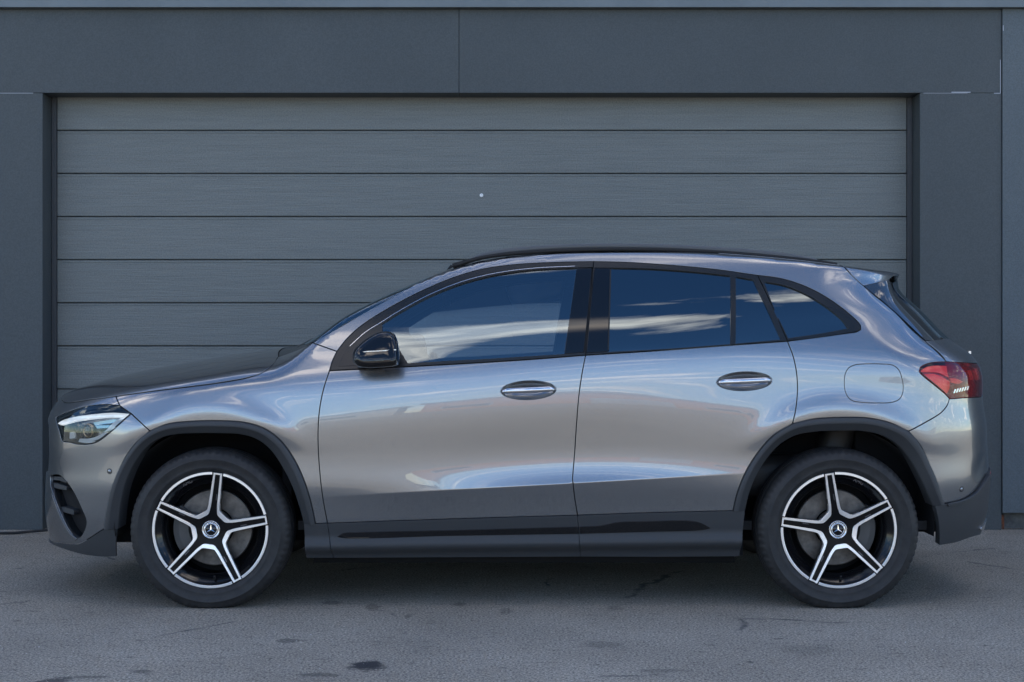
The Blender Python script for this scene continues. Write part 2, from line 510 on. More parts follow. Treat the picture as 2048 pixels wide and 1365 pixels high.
def arc_table(g, L, ref):
    t = np.linspace(0, 1, 1200) ** 3.0
    d = t * L
    y = ref * g(d)
    s = np.concatenate([[0], np.cumsum(np.hypot(np.diff(d), np.diff(y)))])
    return d, y, s
TF = arc_table(lambda d: g_end(d, LF), LF, .90)
TR = arc_table(lambda d: g_end(d, LR), LR, .86)
tt_ = 3.0 * np.linspace(0, 1, 1500) ** 2.5
yt_ = .76 * g_top(tt_)
TT = (tt_, yt_, np.concatenate([[0], np.cumsum(np.hypot(np.diff(tt_) * .06, np.diff(yt_)))]))

def s_of_d(T, d):
    d = np.asarray(d, float)
    return np.interp(np.clip(d, 0, None), T[0], T[2]) + np.clip(d - T[0][-1], 0, None) * (.06 if T is TT else 1)
def d_of_s(T, s):
    s = np.asarray(s, float)
    return np.interp(s, T[2], T[0]) + np.clip(s - T[2][-1], 0, None) / (.06 if T is TT else 1)
def s_of_y(T, y):
    return float(np.interp(y, T[1], T[2]))

def to_uv(x, z, prm):
    if prm == 'side': return (x, z)
    if prm == 'front': return (float(s_of_d(TF, x - xnose(z))), z)
    if prm == 'rear': return (float(s_of_d(TR, xrear(z) - x)), z)
    if prm == 'top': return (x, float(s_of_d(TT, (ztop(x) - z) / Ctop(x))))

def evalP(u, v, prm):
    u = np.asarray(u, float); v = np.asarray(v, float)
    if prm == 'side':
        return np.stack([u, -W(u, v), v], -1)
    if prm == 'front':
        x = xnose(v) + d_of_s(TF, np.abs(u)); return np.stack([x, -np.sign(u) * W(x, v), v], -1)
    if prm == 'rear':
        x = xrear(v) - d_of_s(TR, np.abs(u)); return np.stack([x, -np.sign(u) * W(x, v), v], -1)
    if prm == 'top':
        z = ztop(u) - Ctop(u) * d_of_s(TT, np.abs(v)); return np.stack([u, -np.sign(v) * W(u, z), z], -1)

def evalN(u, v, prm, e=.0015):
    du = evalP(u + e, v, prm) - evalP(u - e, v, prm)
    dv = evalP(u, v + e, prm) - evalP(u, v - e, prm)
    n = np.cross(du, dv)
    n /= np.maximum(np.linalg.norm(n, axis=-1, keepdims=True), 1e-12)
    if prm in ('side',): sg = -np.sign(n[:, 1:2])
    elif prm == 'top': sg = np.sign(n[:, 2:3])
    elif prm == 'front':
        c = -n[:, 0:1] - n[:, 1:2]; sg = np.sign(c)
    else:
        c = n[:, 0:1] - n[:, 1:2]; sg = np.sign(c)
    sg = np.where(sg == 0, 1, sg)
    return n * sg

def ray(px, py, Y):
    k = (Y - CAM_Y) / FPX
    return (px - 1024) * k, CAM_Z - (py - 682.5) * k

def unproj(px, py):
    Y = np.linspace(-1.10, -.02, 700)
    X, Z = ray(px, py, Y)
    f = Y + W(X, Z)
    idx = np.where((f[:-1] < 0) & (f[1:] >= 0))[0]
    if len(idx):
        i = idx[0]
        t = -f[i] / (f[i + 1] - f[i])
        y = Y[i] + t * (Y[i + 1] - Y[i])
    else:
        y = Y[int(np.argmax(f))]
    return tuple(float(a) for a in ray(px, py, y))

def conv(pt, prm):
    if isinstance(pt[0], str):
        k = pt[0]
        if k == 'xz': return to_uv(pt[1], pt[2], prm)
        if k == 'yz': return (s_of_y(TF if prm == 'front' else TR, pt[1]), pt[2])
        if k == 'xy': return (pt[1], s_of_y(TT, pt[2]))
        if k == 'uv': return (pt[1], pt[2])
    x, z = unproj(*pt)
    return to_uv(x, z, prm)

def catmull(P, step):
    P = [np.array(p, float) for p in P]
    if len(P) == 2:
        n = max(1, int(np.linalg.norm(P[1] - P[0]) / step))
        return [P[0] + (P[1] - P[0]) * i / n for i in range(n + 1)]
    out = []
    Q = [2 * P[0] - P[1]] + P + [2 * P[-1] - P[-2]]
    for i in range(1, len(Q) - 2):
        p0, p1, p2, p3 = Q[i - 1], Q[i], Q[i + 1], Q[i + 2]
        # centripetal
        t01 = max(np.linalg.norm(p1 - p0), 1e-6) ** .5; t12 = max(np.linalg.norm(p2 - p1), 1e-6) ** .5; t23 = max(np.linalg.norm(p3 - p2), 1e-6) ** .5
        m1 = (p2 - p1) + t12 * ((p1 - p0) / t01 - (p2 - p0) / (t01 + t12))
        m2 = (p2 - p1) + t12 * ((p3 - p2) / t23 - (p3 - p1) / (t12 + t23))
        n = max(1, int(np.linalg.norm(p2 - p1) / step))
        for j in range(n):
            t = j / n
            out.append((2 * t ** 3 - 3 * t ** 2 + 1) * p1 + (t ** 3 - 2 * t ** 2 + t) * m1 + (-2 * t ** 3 + 3 * t ** 2) * p2 + (t ** 3 - t ** 2) * m2)
    out.append(P[-1])
    return out

def loop_uv(segs, prm, step):
    """segs: list of smooth pieces, joined by corners; each starts where the last ended (or anew)."""
    pts = []
    prev = None
    for s in segs:
        c = [conv(p, prm) for p in s]
        if prev is not None and np.linalg.norm(np.array(c[0]) - np.array(prev)) > 1e-4:
            c = [prev] + c if len(s) > 1 and False else c
        cc = catmull(c, step)
        pts += cc
        prev = c[-1]
    out = []
    for p in pts:
        if not out or np.linalg.norm(p - out[-1]) > step * .12:
            out.append(np.array(p))
    if np.linalg.norm(out[0] - out[-1]) < step * .12:
        out.pop()
    # close up long straight jumps
    res = []
    for i, p in enumerate(out):
        q = out[(i + 1) % len(out)]
        n = max(1, int(np.linalg.norm(q - p) / step))
        for j in range(n):
            res.append(p + (q - p) * j / n)
    P = np.array(res)
    a = np.sum(P[:, 0] * np.roll(P[:, 1], -1) - np.roll(P[:, 0], -1) * P[:, 1])
    if a < 0: P = P[::-1]
    return P

def inset(P, d, lock=None):
    nx = np.roll(P, -1, 0); pv = np.roll(P, 1, 0)
    e1 = P - pv; e2 = nx - P
    e1 /= np.maximum(np.linalg.norm(e1, axis=1, keepdims=True), 1e-9); e2 /= np.maximum(np.linalg.norm(e2, axis=1, keepdims=True), 1e-9)
    n1 = np.stack([-e1[:, 1], e1[:, 0]], -1); n2 = np.stack([-e2[:, 1], e2[:, 0]], -1)
    b = n1 + n2
    L = np.maximum(np.sum(b * n1, axis=1, keepdims=True), .45)
    Q = P + b / L * d
    if lock is not None:
        Q[lock] = P[lock] + (Q[lock] - P[lock]) * 0
    return Q

def in_poly(P, q):
    x, y = q[:, 0], q[:, 1]
    ins = np.zeros(len(q), bool)
    n = len(P)
    for i in range(n):
        x1, y1 = P[i]; x2, y2 = P[(i + 1) % n]
        if y1 == y2: continue
        c = ((y1 > y) != (y2 > y)) & (x < (x2 - x1) * (y - y1) / (y2 - y1) + x1)
        ins ^= c
    return ins

def dist_poly(P, q):
    d = np.full(len(q), 1e9)
    for i in range(len(P)):
        a = P[i]; b = P[(i + 1) % len(P)]
        ab = b - a
        L = max(ab @ ab, 1e-12)
        t = np.clip((q - a) @ ab / L, 0, 1)
        d = np.minimum(d, np.linalg.norm(q - a - t[:, None] * ab, axis=1))
    return d

def surf(segs, prm='side', off=0.0, shrink=.003, holes=(), step=.022, skirt=.012, bstep=.012, sym=False, lines=()):
    """triangulated patch of the body surface. returns V, F, N"""
    P = loop_uv(segs, prm, bstep)
    ax = 1 if prm == 'top' else 0
    lock = None
    if sym:
        lock = P[:, ax] < 2e-3
        P[lock, ax] = 0
    P = inset(P, shrink)
    if sym:
        P[lock, ax] = 0
        P[:, ax] = np.maximum(P[:, ax], 0)
    H = [inset(loop_uv(h, prm, bstep), -shrink) for h in holes]
    lo = P.min(0); hi = P.max(0)
    gx = np.arange(lo[0] + step * .5, hi[0], step); gy = np.arange(lo[1] + step * .5, hi[1], step)
    g = np.stack(np.meshgrid(gx, gy), -1).reshape(-1, 2)
    g = g[in_poly(P, g)] if len(g) else g
    for h in H:
        if len(g): g = g[~in_poly(h, g)]
    if len(g):
        d = dist_poly(P, g)
        for h in H: d = np.minimum(d, dist_poly(h, g))
        g = g[d > step * .45]
    pts = [Vector(p) for p in P]; edges = [(i, (i + 1) % len(P)) for i in range(len(P))]
    for h in H:
        b = len(pts); pts += [Vector(p) for p in h]; edges += [(b + i, b + (i + 1) % len(h)) for i in range(len(h))]
    for ln in lines:
        q = np.array(ln)
        ok = in_poly(P, q)
        for h in H: ok &= ~in_poly(h, q)
        ok &= dist_poly(P, q) > .003
        if len(g):
            g = g[np.min(np.abs(g[:, None, 1] - np.interp(g[:, 0], q[:, 0], q[:, 1])[:, None]), axis=1) > .006]
        prev = None
        for p_, k_ in zip(q, ok):
            if k_:
                pts.append(Vector(p_))
                if prev is not None: edges.append((prev, len(pts) - 1))
                prev = len(pts) - 1
            else: prev = None
    pts += [Vector(p) for p in g]
    vo, _, fo, *_ = delaunay_2d_cdt(pts, edges, [], 0, 1e-7)
    UV = np.array([(v.x, v.y) for v in vo])
    F = np.array([f for f in fo if len(f) == 3])
    c = UV[F].mean(1)
    keep = in_poly(P, c)
    for h in H: keep &= ~in_poly(h, c)
    F = F[keep]
    V = evalP(UV[:, 0], UV[:, 1], prm)
    N = evalN(UV[:, 0], UV[:, 1], prm)
    if sym:
        ce = np.abs(UV[:, ax]) < 1e-6
        V[ce, 1] = 0; N[ce, 1] = 0
        N /= np.linalg.norm(N, axis=1, keepdims=True)
    o = off(V[:, 0], V[:, 2]) if callable(off) else off
    o = np.broadcast_to(np.asarray(o, float), (len(V),))
    V0 = V.copy()
    V = V + N * o[:, None]
    if callable(off):   # re-derive normals from the mesh
        fn = np.cross(V[F[:, 1]] - V[F[:, 0]], V[F[:, 2]] - V[F[:, 0]])
        s = np.sign(np.sum(fn * N[F[:, 0]], 1)); s[s == 0] = 1
        fn *= s[:, None]
        NN = np.zeros_like(V)
        for k in range(3): np.add.at(NN, F[:, k], fn)
        nl = np.linalg.norm(NN, axis=1, keepdims=True)
        N = np.where(nl > 1e-12, NN / np.maximum(nl, 1e-12), N)
    # face winding
    fn = np.cross(V[F[:, 1]] - V[F[:, 0]], V[F[:, 2]] - V[F[:, 0]])
    flip = np.sum(fn * N[F[:, 0]], 1) < 0
    F[flip] = F[flip][:, ::-1]
    F = [tuple(int(i) for i in f) for f in F]
    V = list(map(np.array, V)); N = list(map(np.array, N))
    if skirt:
        cnt = {}
        for f in F:
            for a, b in ((f[0], f[1]), (f[1], f[2]), (f[2], f[0])):
                cnt[(a, b)] = cnt.get((a, b), 0) + 1
        be = [(a, b) for (a, b) in cnt if (b, a) not in cnt]
        if sym:
            be = [(a, b) for a, b in be if not (abs(UV[a, ax]) < 1e-6 and abs(UV[b, ax]) < 1e-6)]
        sn = {}
        for a, b in be:
            e = V[b] - V[a]
            s = np.cross(e, N[a]); s /= max(np.linalg.norm(s), 1e-9)
            sn[a] = sn.get(a, 0) + s; sn[b] = sn.get(b, 0) + s
        ia = {}
        for a in sn:
            s = sn[a] / max(np.linalg.norm(sn[a]), 1e-9)
            r = .0012
            m_ = s * .75 + N[a] * .65
            ids = []
            for (pp, nn) in ((V[a] + s * r * .7 - N[a] * r * .4, m_ / np.linalg.norm(m_)), (V[a] + s * r - N[a] * r * 1.2, s), (V[a] + s * r - N[a] * skirt, s)):
                ids.append(len(V)); V.append(pp); N.append(nn)
            ia[a] = ids
        for a, b in be:
            A, B = ia[a], ia[b]
            F.append((b, a, A[0], B[0])); F.append((B[0], A[0], A[1], B[1])); F.append((B[1], A[1], A[2], B[2]))
    return V, F, N

def both_halves(V, F, N):
    n = len(V)
    mp = {}
    V2, N2 = list(V), list(N)
    for i in range(n):
        if abs(V[i][1]) < 1e-7:
            mp[i] = i
        else:
            mp[i] = len(V2); V2.append(V[i] * np.array([1, -1, 1])); N2.append(N[i] * np.array([1, -1, 1]))
    F2 = list(F) + [tuple(mp[i] for i in f[::-1]) for f in F]
    return V2, F2, N2

def mirrored(V, F, N):
    k = np.array([1, -1, 1])
    return [np.array(v) * k for v in V], [f[::-1] for f in F], (None if N is None else [np.array(v) * k for v in N])

def pair(name, VFN, m, parents, smooth=True):
    """near part and its mirror on the far side; parents = (near, far)"""
    V, F = VFN[0], VFN[1]; N = VFN[2] if len(VFN) > 2 else None
    a = mk(name, V, F, m, parents[0], N, smooth)
    V2, F2, N2 = mirrored(V, F, N)
    b = mk(name, V2, F2, m, parents[1], N2, smooth)
    return a, b

def centre(name, segs, prm, m, parent, **k):
    V, F, N = surf(segs, prm, sym=True, **k)
    return mk(name, *both_halves(V, F, N)[:2], m, parent, both_halves(V, F, N)[2])

def ribbon(pts, off=-.010, w=.011, prm='side'):
    """dark strip that lies behind a panel gap"""
    c = catmull([conv(p, prm) for p in pts], .015)
    P = np.array(c)
    t = np.gradient(P, axis=0); t /= np.maximum(np.linalg.norm(t, axis=1, keepdims=True), 1e-9)
    n = np.stack([-t[:, 1], t[:, 0]], -1)
    A, B = P + n * w, P - n * w
    VA = evalP(A[:, 0], A[:, 1], prm) + evalN(A[:, 0], A[:, 1], prm) * off
    VB = evalP(B[:, 0], B[:, 1], prm) + evalN(B[:, 0], B[:, 1], prm) * off
    V = list(VA) + list(VB); k = len(P)
    F = [(i, i + 1, k + i + 1, k + i) for i in range(k - 1)]
    return V, F

# ================================================================== SETTING
YW = 1.67                                # front plane of the building
KW = FPX / (YW - CAM_Y)
wx = lambda px: (px - 1024) / KW
wz = lambda py: CAM_Z - (py - 682.5) / KW

g = mk('ground', [(-160, -160, 0), (160, -160, 0), (160, 160, 0), (-160, 160, 0)], [(0, 1, 2, 3)], 'asphalt')
g['kind'] = 'structure'

bld = tag(empty('garage_building', (0, YW, 0)), 'anthracite panelled building front with a wide garage door behind the car', 'building')
def bpart(o):
    o.parent = bld
    o.matrix_parent_inverse = Matrix.Translation((0, -YW, 0))
    return o
X0, X1 = wx(85), wx(1840)                # door opening
ZO = wz(186)
ZL = wz(19)                              # under the ledge
XE = wx(2004)
XJ = wx(918)
J = .003
# wall cladding panels (each proud of a dark backing, with open joints)
def wpanel(x0, x1, z0, z1, y0=YW, m='wall', name='wall_panel', bev=.0015):
    return bpart(box(name, x0, x1, y0, y0 + .17, z0, z1, m, None, bev, 1))
wpanel(-9, X0, 0.0, ZO - J * .6)                                   # left pier
wpanel(X1, XE - J, 0.0, ZO - J * .6)                                # right pier
wpanel(-9, XJ - .0012, ZO, ZL)                                     # lintel, left
wpanel(XJ + .0012, XE - J, ZO, ZL, y0=YW + .0008)                          # lintel, right
pn = wpanel(XE, 9, wz(1026), ZL, y0=YW - .012, m='wall2')            # rendered wall on the right
bpart(box('plinth', XE + .02, 9, YW + .09, YW + .20, 0, wz(1026) + .03, 'concrete'))
bpart(box('steel_angle', XE + .003, XE + .024, YW + .03, YW + .09, .0, wz(1031), 'rust'))
# sealant lines in the joints
def sealant(x0, x1, z0, z1, yy=YW):
    bpart(box('sealant', x0, x1, yy - .0012, yy + .003, z0, z1, 'seal'))
sealant(wx(-20), wx(66), ZO - .0042, ZO - .0008)
sealant(wx(1847), wx(1935), ZO - .0038, ZO - .0012, YW)
sealant(wx(1903), wx(1941), ZO + .000, ZO + .006, YW)
sealant(wx(1988), wx(2001), ZO - .006, ZO - .001, YW)
sealant(XE - .012, XE - .008, ZO - .001, wz(120), YW)
sealant(XE + .001, XE + .006, wz(63), wz(52), YW - .012)
# backing behind the cladding joints, upper storey, ledge, roof edge
bpart(box('backing', -9, 9, YW + .16, YW + .30, ZO + .06, 5.2, 'dark'))
led = [(0, 0), (-.055, .0), (-.055, .052), (-.048, .055), (0, .060)]
V, F = [], []
for x in (-9, 9):
    for (y, z) in led: V.append((x, YW + y, ZL + z + .001))
k = len(led)
for i in range(k):
    j = (i + 1) % k; F.append((i, j, k + j, k + i))
F += [tuple(range(k))[::-1], tuple(range(k, 2 * k))]
bpart(mk('ledge', V, F, 'ledge', None, None, False))
for i in range(12):
    x0 = -9 + i * 1.5
    bpart(box('upper_panel', x0 + .002, x0 + 1.498, YW - .03, YW + .16, ZL + .064, 5.2, 'ledge'))
for px in (1800, 930, 180):
    V, F = lathe([(0, -.006), (.006, -.005), (.0075, 0)], 12)
    bpart(mk('screw', [(a + wx(px), b + YW - .03, c + wz(-2)) for a, b, c in V], F, 'frame'))
bpart(box('roof_edge', -9, 9, YW - .08, YW + .12, 5.2, 5.42, 'ledge'))
bpart(box('roof', -9, 9, YW + .12, YW + 8, 5.1, 5.3, 'roofm'))
for sx in (-9, 8.8): bpart(box('side_wall', sx, sx + .2, YW + .31, YW + 8, 0, 5.1, 'wall'))
bpart(box('back_wall', -8.8, 8.8, YW + 7.8, YW + 8, 0, 5.1, 'wall'))
# sectional door: frame, slats, seal
YD = YW + .175
KD = FPX / (YD - CAM_Y)
V1 = merge([box_vf(X0 - .05, X0 + .004, YD - .004, YD + .2, 0, ZO + .05), box_vf(X1 - .004, X1 + .05, YD - .004, YD + .2, 0, ZO + .05),
            box_vf(X0 + .004, X1 - .004, YD + .07, YD + .2, 0, ZO + .055)])
door = bpart(mk('garage_door', V1[0], V1[1], 'frame', None, None, False))
door['label'] = 'wide dark grey sectional garage door with horizontal wood-grain slats'
pitch = 86.25 / KD
zl0 = CAM_Z - (261.3 - 682.5) / KD
slat_prof = lambda z0, z1: [(.045, z0), (.0055, z0), (.0015, z0 + .0025), (0, z0 + .005), (0, z1 - .0185), (.0035, z1 - .0178), (.0035, z1 - .0150), (.0008, z1 - .0142), (.0008, z1 - .003), (.0050, z1), (.045, z1)]
random.seed(4)
for i in range(-1, 10):
    zt = zl0 - i * pitch
    zb = max(zt - pitch, .004)
    pr = slat_prof(zb + .0022, zt - .0022)
    xs = [X0 + .036, X1 - .036]
    V = [(x, y, z) for x in xs for (y, z) in pr]
    k = len(pr)
    F = [(a, (a + 1) % k, k + (a + 1) % k, k + a)[::-1] for a in range(k)] + [tuple(range(k)), tuple(range(k, 2 * k))[::-1]]
    s = mk('slat', V, F, 'slat', door, None, False)
    s.location = (0, YD + random.uniform(-.0007, .0007), 0)
for (a, b) in ((X0 + .0045, X0 + .033), (X1 - .033, X1 - .0045)):
    mk('side_seal', *box_vf(a, b, YD - .012, YD + .06, 0, ZO + .05), 'frame', door, None, False)
V, F = lathe([(0, -.010), (.0045, -.0105), (.0055, -.0125), (.0095, -.0125), (.0115, -.010), (.0115, 0)], 24)
mk('lock_button', [(a + (963 - 1024) / KD, b + YD, c + CAM_Z - (391.5 - 682.5) / KD) for a, b, c in V], F, 'white', door)

# a strip of black rubber left lying at the foot of the wall
V, F = merge([sweep([(-3.20, 1.44, .008), (-2.98, 1.46, .010), (-2.78, 1.50, .022), (-2.62, 1.53, .012)], [(-.008, -.007), (.008, -.007), (.008, .007), (-.008, .007)])])
tag(mk('rubber_strip', V, F, 'rubber'), 'thin black rubber strip lying on the asphalt by the left pier', 'strip')

# loose grit: far too small to pick apart
random.seed(11)
V, F = [], []
for i in range(900):
    y = -2.35 + 3.9 * random.random() ** 1.4 if i < 700 else random.uniform(1.35, 1.66)
    x = random.uniform(-2.9, 2.9) if i < 700 else random.uniform(-3.4, 3.4)
    r = random.uniform(.0014, .0034) * (1.35 if random.random() < .1 else 1)
    a = random.uniform(0, 6.28)
    b = len(V)
    for k in range(4):
        q = r * random.uniform(.7, 1.4)
        V.append((x + q * math.cos(a + k * 1.57), y + q * math.sin(a + k * 1.57), .0006))
    V.append((x, y, r * random.uniform(.8, 1.4)))
    F += [(b, b + 1, b + 4), (b + 1, b + 2, b + 4), (b + 2, b + 3, b + 4), (b + 3, b, b + 4)]
tag(mk('grit', V, F, 'grit', None, None, False), 'fine pale grit scattered over the asphalt', 'grit', kind='stuff')

# far side of the yard, behind the camera: seen only mirrored in paint and glass
def warehouse(x0, x1, y, h, wallm, n, label, depth=12):
    e = tag(empty('warehouse', ((x0 + x1) / 2, y, 0)), label, 'building')
    def P(o):
        o.parent = e; o.matrix_parent_inverse = Matrix.Translation((-(x0 + x1) / 2, -y, 0)); return o
    P(box('wall', x0, x1, y - depth, y, 0, h, wallm))
    P(box('roof', x0 - .4, x1 + .4, y - depth - .4, y + .4, h, h + .35, 'roofm'))
    for i in range(n):
        c = x0 + (i + .5) * (x1 - x0) / n
        if i % 3 == 1:
            P(box('roller_door', c - 1.6, c + 1.6, y + .002, y + .06, .0, 3.0, 'grey'))
        else:
            wv = P(box('window', c - 1.1, c + 1.1, y + .002, y + .05, 1.3, 2.7, 'grey'))
            q = box('pane', c - 1.0, c + 1.0, y + .051, y + .06, 1.4, 2.6, 'winglass'); q.parent = wv
warehouse(-66, -4, -58, 4.2, 'beige', 9, 'long beige workshop across the yard behind the camera')
warehouse(-2.5, 11, -62, 5.0, 'brick', 3, 'orange brick unit across the yard behind the camera')
warehouse(14, 80, -60, 4.6, 'beige', 10, 'pale rendered store across the yard at the far right behind the camera')
# ================================================================== CAR
car = tag(empty('car', (0, 0, 0)), 'grey metallic compact crossover car parked side-on before the garage door', 'car')

M['silverpaint'] = mat('polished_grey_handle', (.62, .62, .63), .12, .95, coat=1.0, coat_rough=.01)
M['blade'] = mat('dark_gloss_blade', (.06, .068, .078), .07, .6, coat=1)
M['drl'] = mat('white_light_guide', (.86, .87, .88), .12, .55, coat=1)
M['drl'].node_tree.nodes['Principled BSDF'].inputs['Emission Color'].default_value = (.92, .97, 1, 1)
M['drl'].node_tree.nodes['Principled BSDF'].inputs['Emission Strength'].default_value = .22
M['prism'] = mat('lamp_reflector', (.40, .62, .75), .10, 1.0)
M['refl'] = mat('white_reflector', (.90, .90, .88), .15, .35, coat=1)
M['projlens'] = mat('projector_glass', (.015, .017, .02), .02, coat=1.0)
M['bronze'] = mat('bronze_bezel', (.30, .20, .12), .25, 1.0)
M['redlens'] = glass_mat('red_outer_lens', (1.0, .62, .60), 1.42)

# ---- seam lines, in photograph pixels, laid on the body surface
HOOD = [(232, 793), (300, 783.5), (380, 774), (450, 764.5), (495, 756), (525, 745), (545, 730), (556, 714)]
FEND_TOP = [(556, 714), (578, 706.5), (602, 697), (626, 686)]
A_BASE = [(626, 686), (673, 703)]
FRAME_F = [(659, 742), (665, 722), (674, 703), (692, 680), (716, 657), (750, 633), (800, 604), (850, 579), (905, 556), (965, 538.5), (1030, 529.5), (1110, 525), (1187, 523.5)]
S1 = [(659, 742), (648, 775), (640.5, 810), (636.5, 850), (636.5, 900), (640.5, 955), (647, 1005), (655, 1047)]
S2T = [(1187, 523.5), (1183.5, 580), (1178, 640), (1171, 711)]
S2 = [(1171, 711), (1164.5, 745), (1158, 790), (1153, 850), (1149, 910), (1145, 957)]
S2L = [(1145, 957), (1148.5, 990), (1155, 1031)]
FRAME_R = [(1187, 523.5), (1250, 525), (1330, 530), (1425, 538.5), (1515, 551)]
S3T = [(1515, 551), (1544, 612), (1575, 683)]
S3 = [(1575, 683), (1586, 712), (1593, 745), (1595, 780), (1592, 815), (1585, 848)]
BELT_F = [(659, 742), (760, 737), (900, 729.5), (1040, 721), (1171, 711)]
BELT_R = [(1171, 711), (1300, 703), (1440, 692.5), (1575, 683)]
ARCH_F = [(209, 1058), (215, 1015), (226, 970), (244, 928), (270, 889), (300, 862.5), (336, 848.5), (385, 843), (440, 842), (490, 845.5), (528, 857), (560, 880), (588, 918), (609, 963), (623, 1010), (631, 1048)]
ARCH_FI = [(236, 1058), (241, 1010), (251, 965), (268, 928), (294, 894), (322, 876), (352, 869), (392, 867), (440, 867), (480, 869), (512, 878), (538, 897), (563, 931), (584, 972), (599, 1015), (608, 1048)]
ARCH_R = [(1466, 1022), (1475, 985), (1491, 945), (1514, 908), (1546, 872), (1585, 848), (1628, 838.5), (1680, 835.5), (1735, 836.5), (1780, 846), (1817, 863), (1843, 895), (1863, 938), (1879, 980), (1888, 1008)]
ARCH_RI = [(1490, 1022), (1498, 988), (1513, 950), (1534, 917), (1560, 889), (1592, 871), (1630, 864), (1680, 862), (1728, 863), (1766, 872), (1795, 890), (1820, 920), (1840, 955), (1856, 990), (1866, 1012)]
QW_TOP = [(1515, 551), (1560, 557), (1606, 571), (1650, 593), (1690, 621), (1713, 641)]
QW_END = [(1713, 641), (1721, 651), (1721.5, 659), (1712, 664.5)]
QW_BOT = [(1712, 664.5), (1640, 674), (1575, 683)]
DSEAM = [(1893, 724), (1849, 681), (1792, 627), (1727, 572)]
SPSEAM = [(1727, 572), (1702, 549), (1681, 531)]
ROOFE = [(1681, 531), (1600, 521), (1500, 511.5), (1400, 504.5), (1300, 501), (1200, 501), (1100, 504), (1010, 510.5), (950, 519.5), (905, 532)]
APIL = [(905, 532), (870, 549), (820, 575), (770, 603), (720, 631), (670, 660), (626, 686)]
BSEAM = [(1817, 863), (1852, 844.5), (1883, 825), (1895, 810), (1899, 798)]
LAMP_T = [(1899, 798), (1892, 790), (1868, 770), (1846, 752), (1838.5, 743), (1841, 735), (1853, 728.5), (1870, 725), (1893, 724)]
HL_TOP = [(240, 812), (210, 809.5), (175, 813), (145, 821), (112, 836)]
HL_BOT = [(112, 836), (118, 860), (124, 881), (140, 885), (155, 888.5), (175, 889), (195, 884), (222, 864), (248, 841), (263, 828)]
NSEAM = [(263, 828), (282, 846), (300, 862.5)]
HOODF = [(232, 793), (195, 797.5), (160, 800)]
rev = lambda s: list(reversed(s))
def f3(y, z):
    q = evalP(np.array([max(s_of_y(TF, y), 1e-6)]), np.array([z]), 'front')[0]
    return ('xz', float(q[0]), float(q[2]))
NOSE = [(.62, .879), (.50, .887), (.25, .897), (.0005, .900)]
SILL_T = [(655, 1047), (900, 1038.5), (1155, 1031)]
SILL_TR = [(1155, 1031), (1300, 1026), (1466, 1022)]

# ---- bodywork, both sides
def sub(lst, a, b):
    i, j = lst.index(a), lst.index(b)
    return lst[i:j + 1]
AF_FEND = sub(ARCH_F, (300, 862.5), (631, 1048))
AF_BUMP = sub(ARCH_F, (209, 1058), (300, 862.5))
AR_DOOR = sub(ARCH_R, (1466, 1022), (1585, 848))
AR_QTR = sub(ARCH_R, (1585, 848), (1817, 863))
AR_BUMP = sub(ARCH_R, (1817, 863), (1888, 1008))

fender = surf([HOOD, FEND_TOP, A_BASE, rev(FRAME_F[:3]), S1, [(655, 1047), (631, 1048)], rev(AF_FEND), rev(NSEAM), [(263, 828), (240, 812)], [(240, 812), (232, 793)]], step=.02)
pair('front_wing', fender, 'paint', (car, car))

def ellipse(cx, cy, rx, ry, n=28, rot=0):
    c, s = math.cos(R(rot)), math.sin(R(rot))
    return [[(cx + rx * math.cos(t) * c - ry * math.sin(t) * s, cy + rx * math.cos(t) * s + ry * math.sin(t) * c) for t in np.linspace(0, 2 * math.pi, n + 1)]]
H1 = ellipse(1057, 781, 55, 18.5, rot=-2); H2 = ellipse(1489, 763, 55, 18.5, rot=-2)
CRL = [[(x, float(crease_z(x)) + d) for x in np.arange(-1.0, 1.4, .012)] for d in (-.004, .0005, .005)]
fdoor = surf([BELT_F, S2, S2L, rev(SILL_T), rev(S1)], holes=[H1], step=.02, shrink=.003, lines=CRL)
FD = pair('front_door', fdoor, 'paint', (car, car))
rdoor = surf([BELT_R, S3, rev(AR_DOOR), rev(SILL_TR), rev(S2L), rev(S2)], holes=[H2], step=.02, lines=CRL)
RD = pair('rear_door', rdoor, 'paint', (car, car))
FLAP = [[(1712, 730), (1735, 728.5), (1765, 729), (1785, 731), (1797, 740), (1804, 760), (1806, 780), (1800, 797), (1785, 804.5), (1755, 806), (1722, 804.5), (1702, 800), (1692, 786), (1689, 766), (1691, 748), (1698, 736), (1712, 730)]]
side = surf([A_BASE, FRAME_F[2:], FRAME_R, QW_TOP, QW_END, QW_BOT, S3, AR_QTR, BSEAM, LAMP_T, DSEAM, SPSEAM, ROOFE, APIL], holes=[FLAP], step=.02)
SD = pair('body_side', side, 'paint', (car, car))
flap = surf(FLAP, step=.02, shrink=.0012)
pair('fuel_flap', flap, 'paint', SD)

# dark strips added behind the open gaps, so no light leaks through
gaps = []
for s in (HOOD, FEND_TOP, A_BASE, FRAME_F, S1, S2T, S2, S2L, FRAME_R, S3T, S3, BELT_F, BELT_R, DSEAM, SPSEAM, BSEAM, NSEAM, LAMP_T, SILL_T, SILL_TR, FLAP[0], QW_TOP, QW_END, QW_BOT, HL_BOT, HL_TOP, ROOFE, APIL, AR_QTR, AF_FEND):
    gaps.append(ribbon(s))
Vg, Fg = merge(gaps)
pair('gap_backing', (Vg, Fg), 'rubber', (car, car), smooth=False)

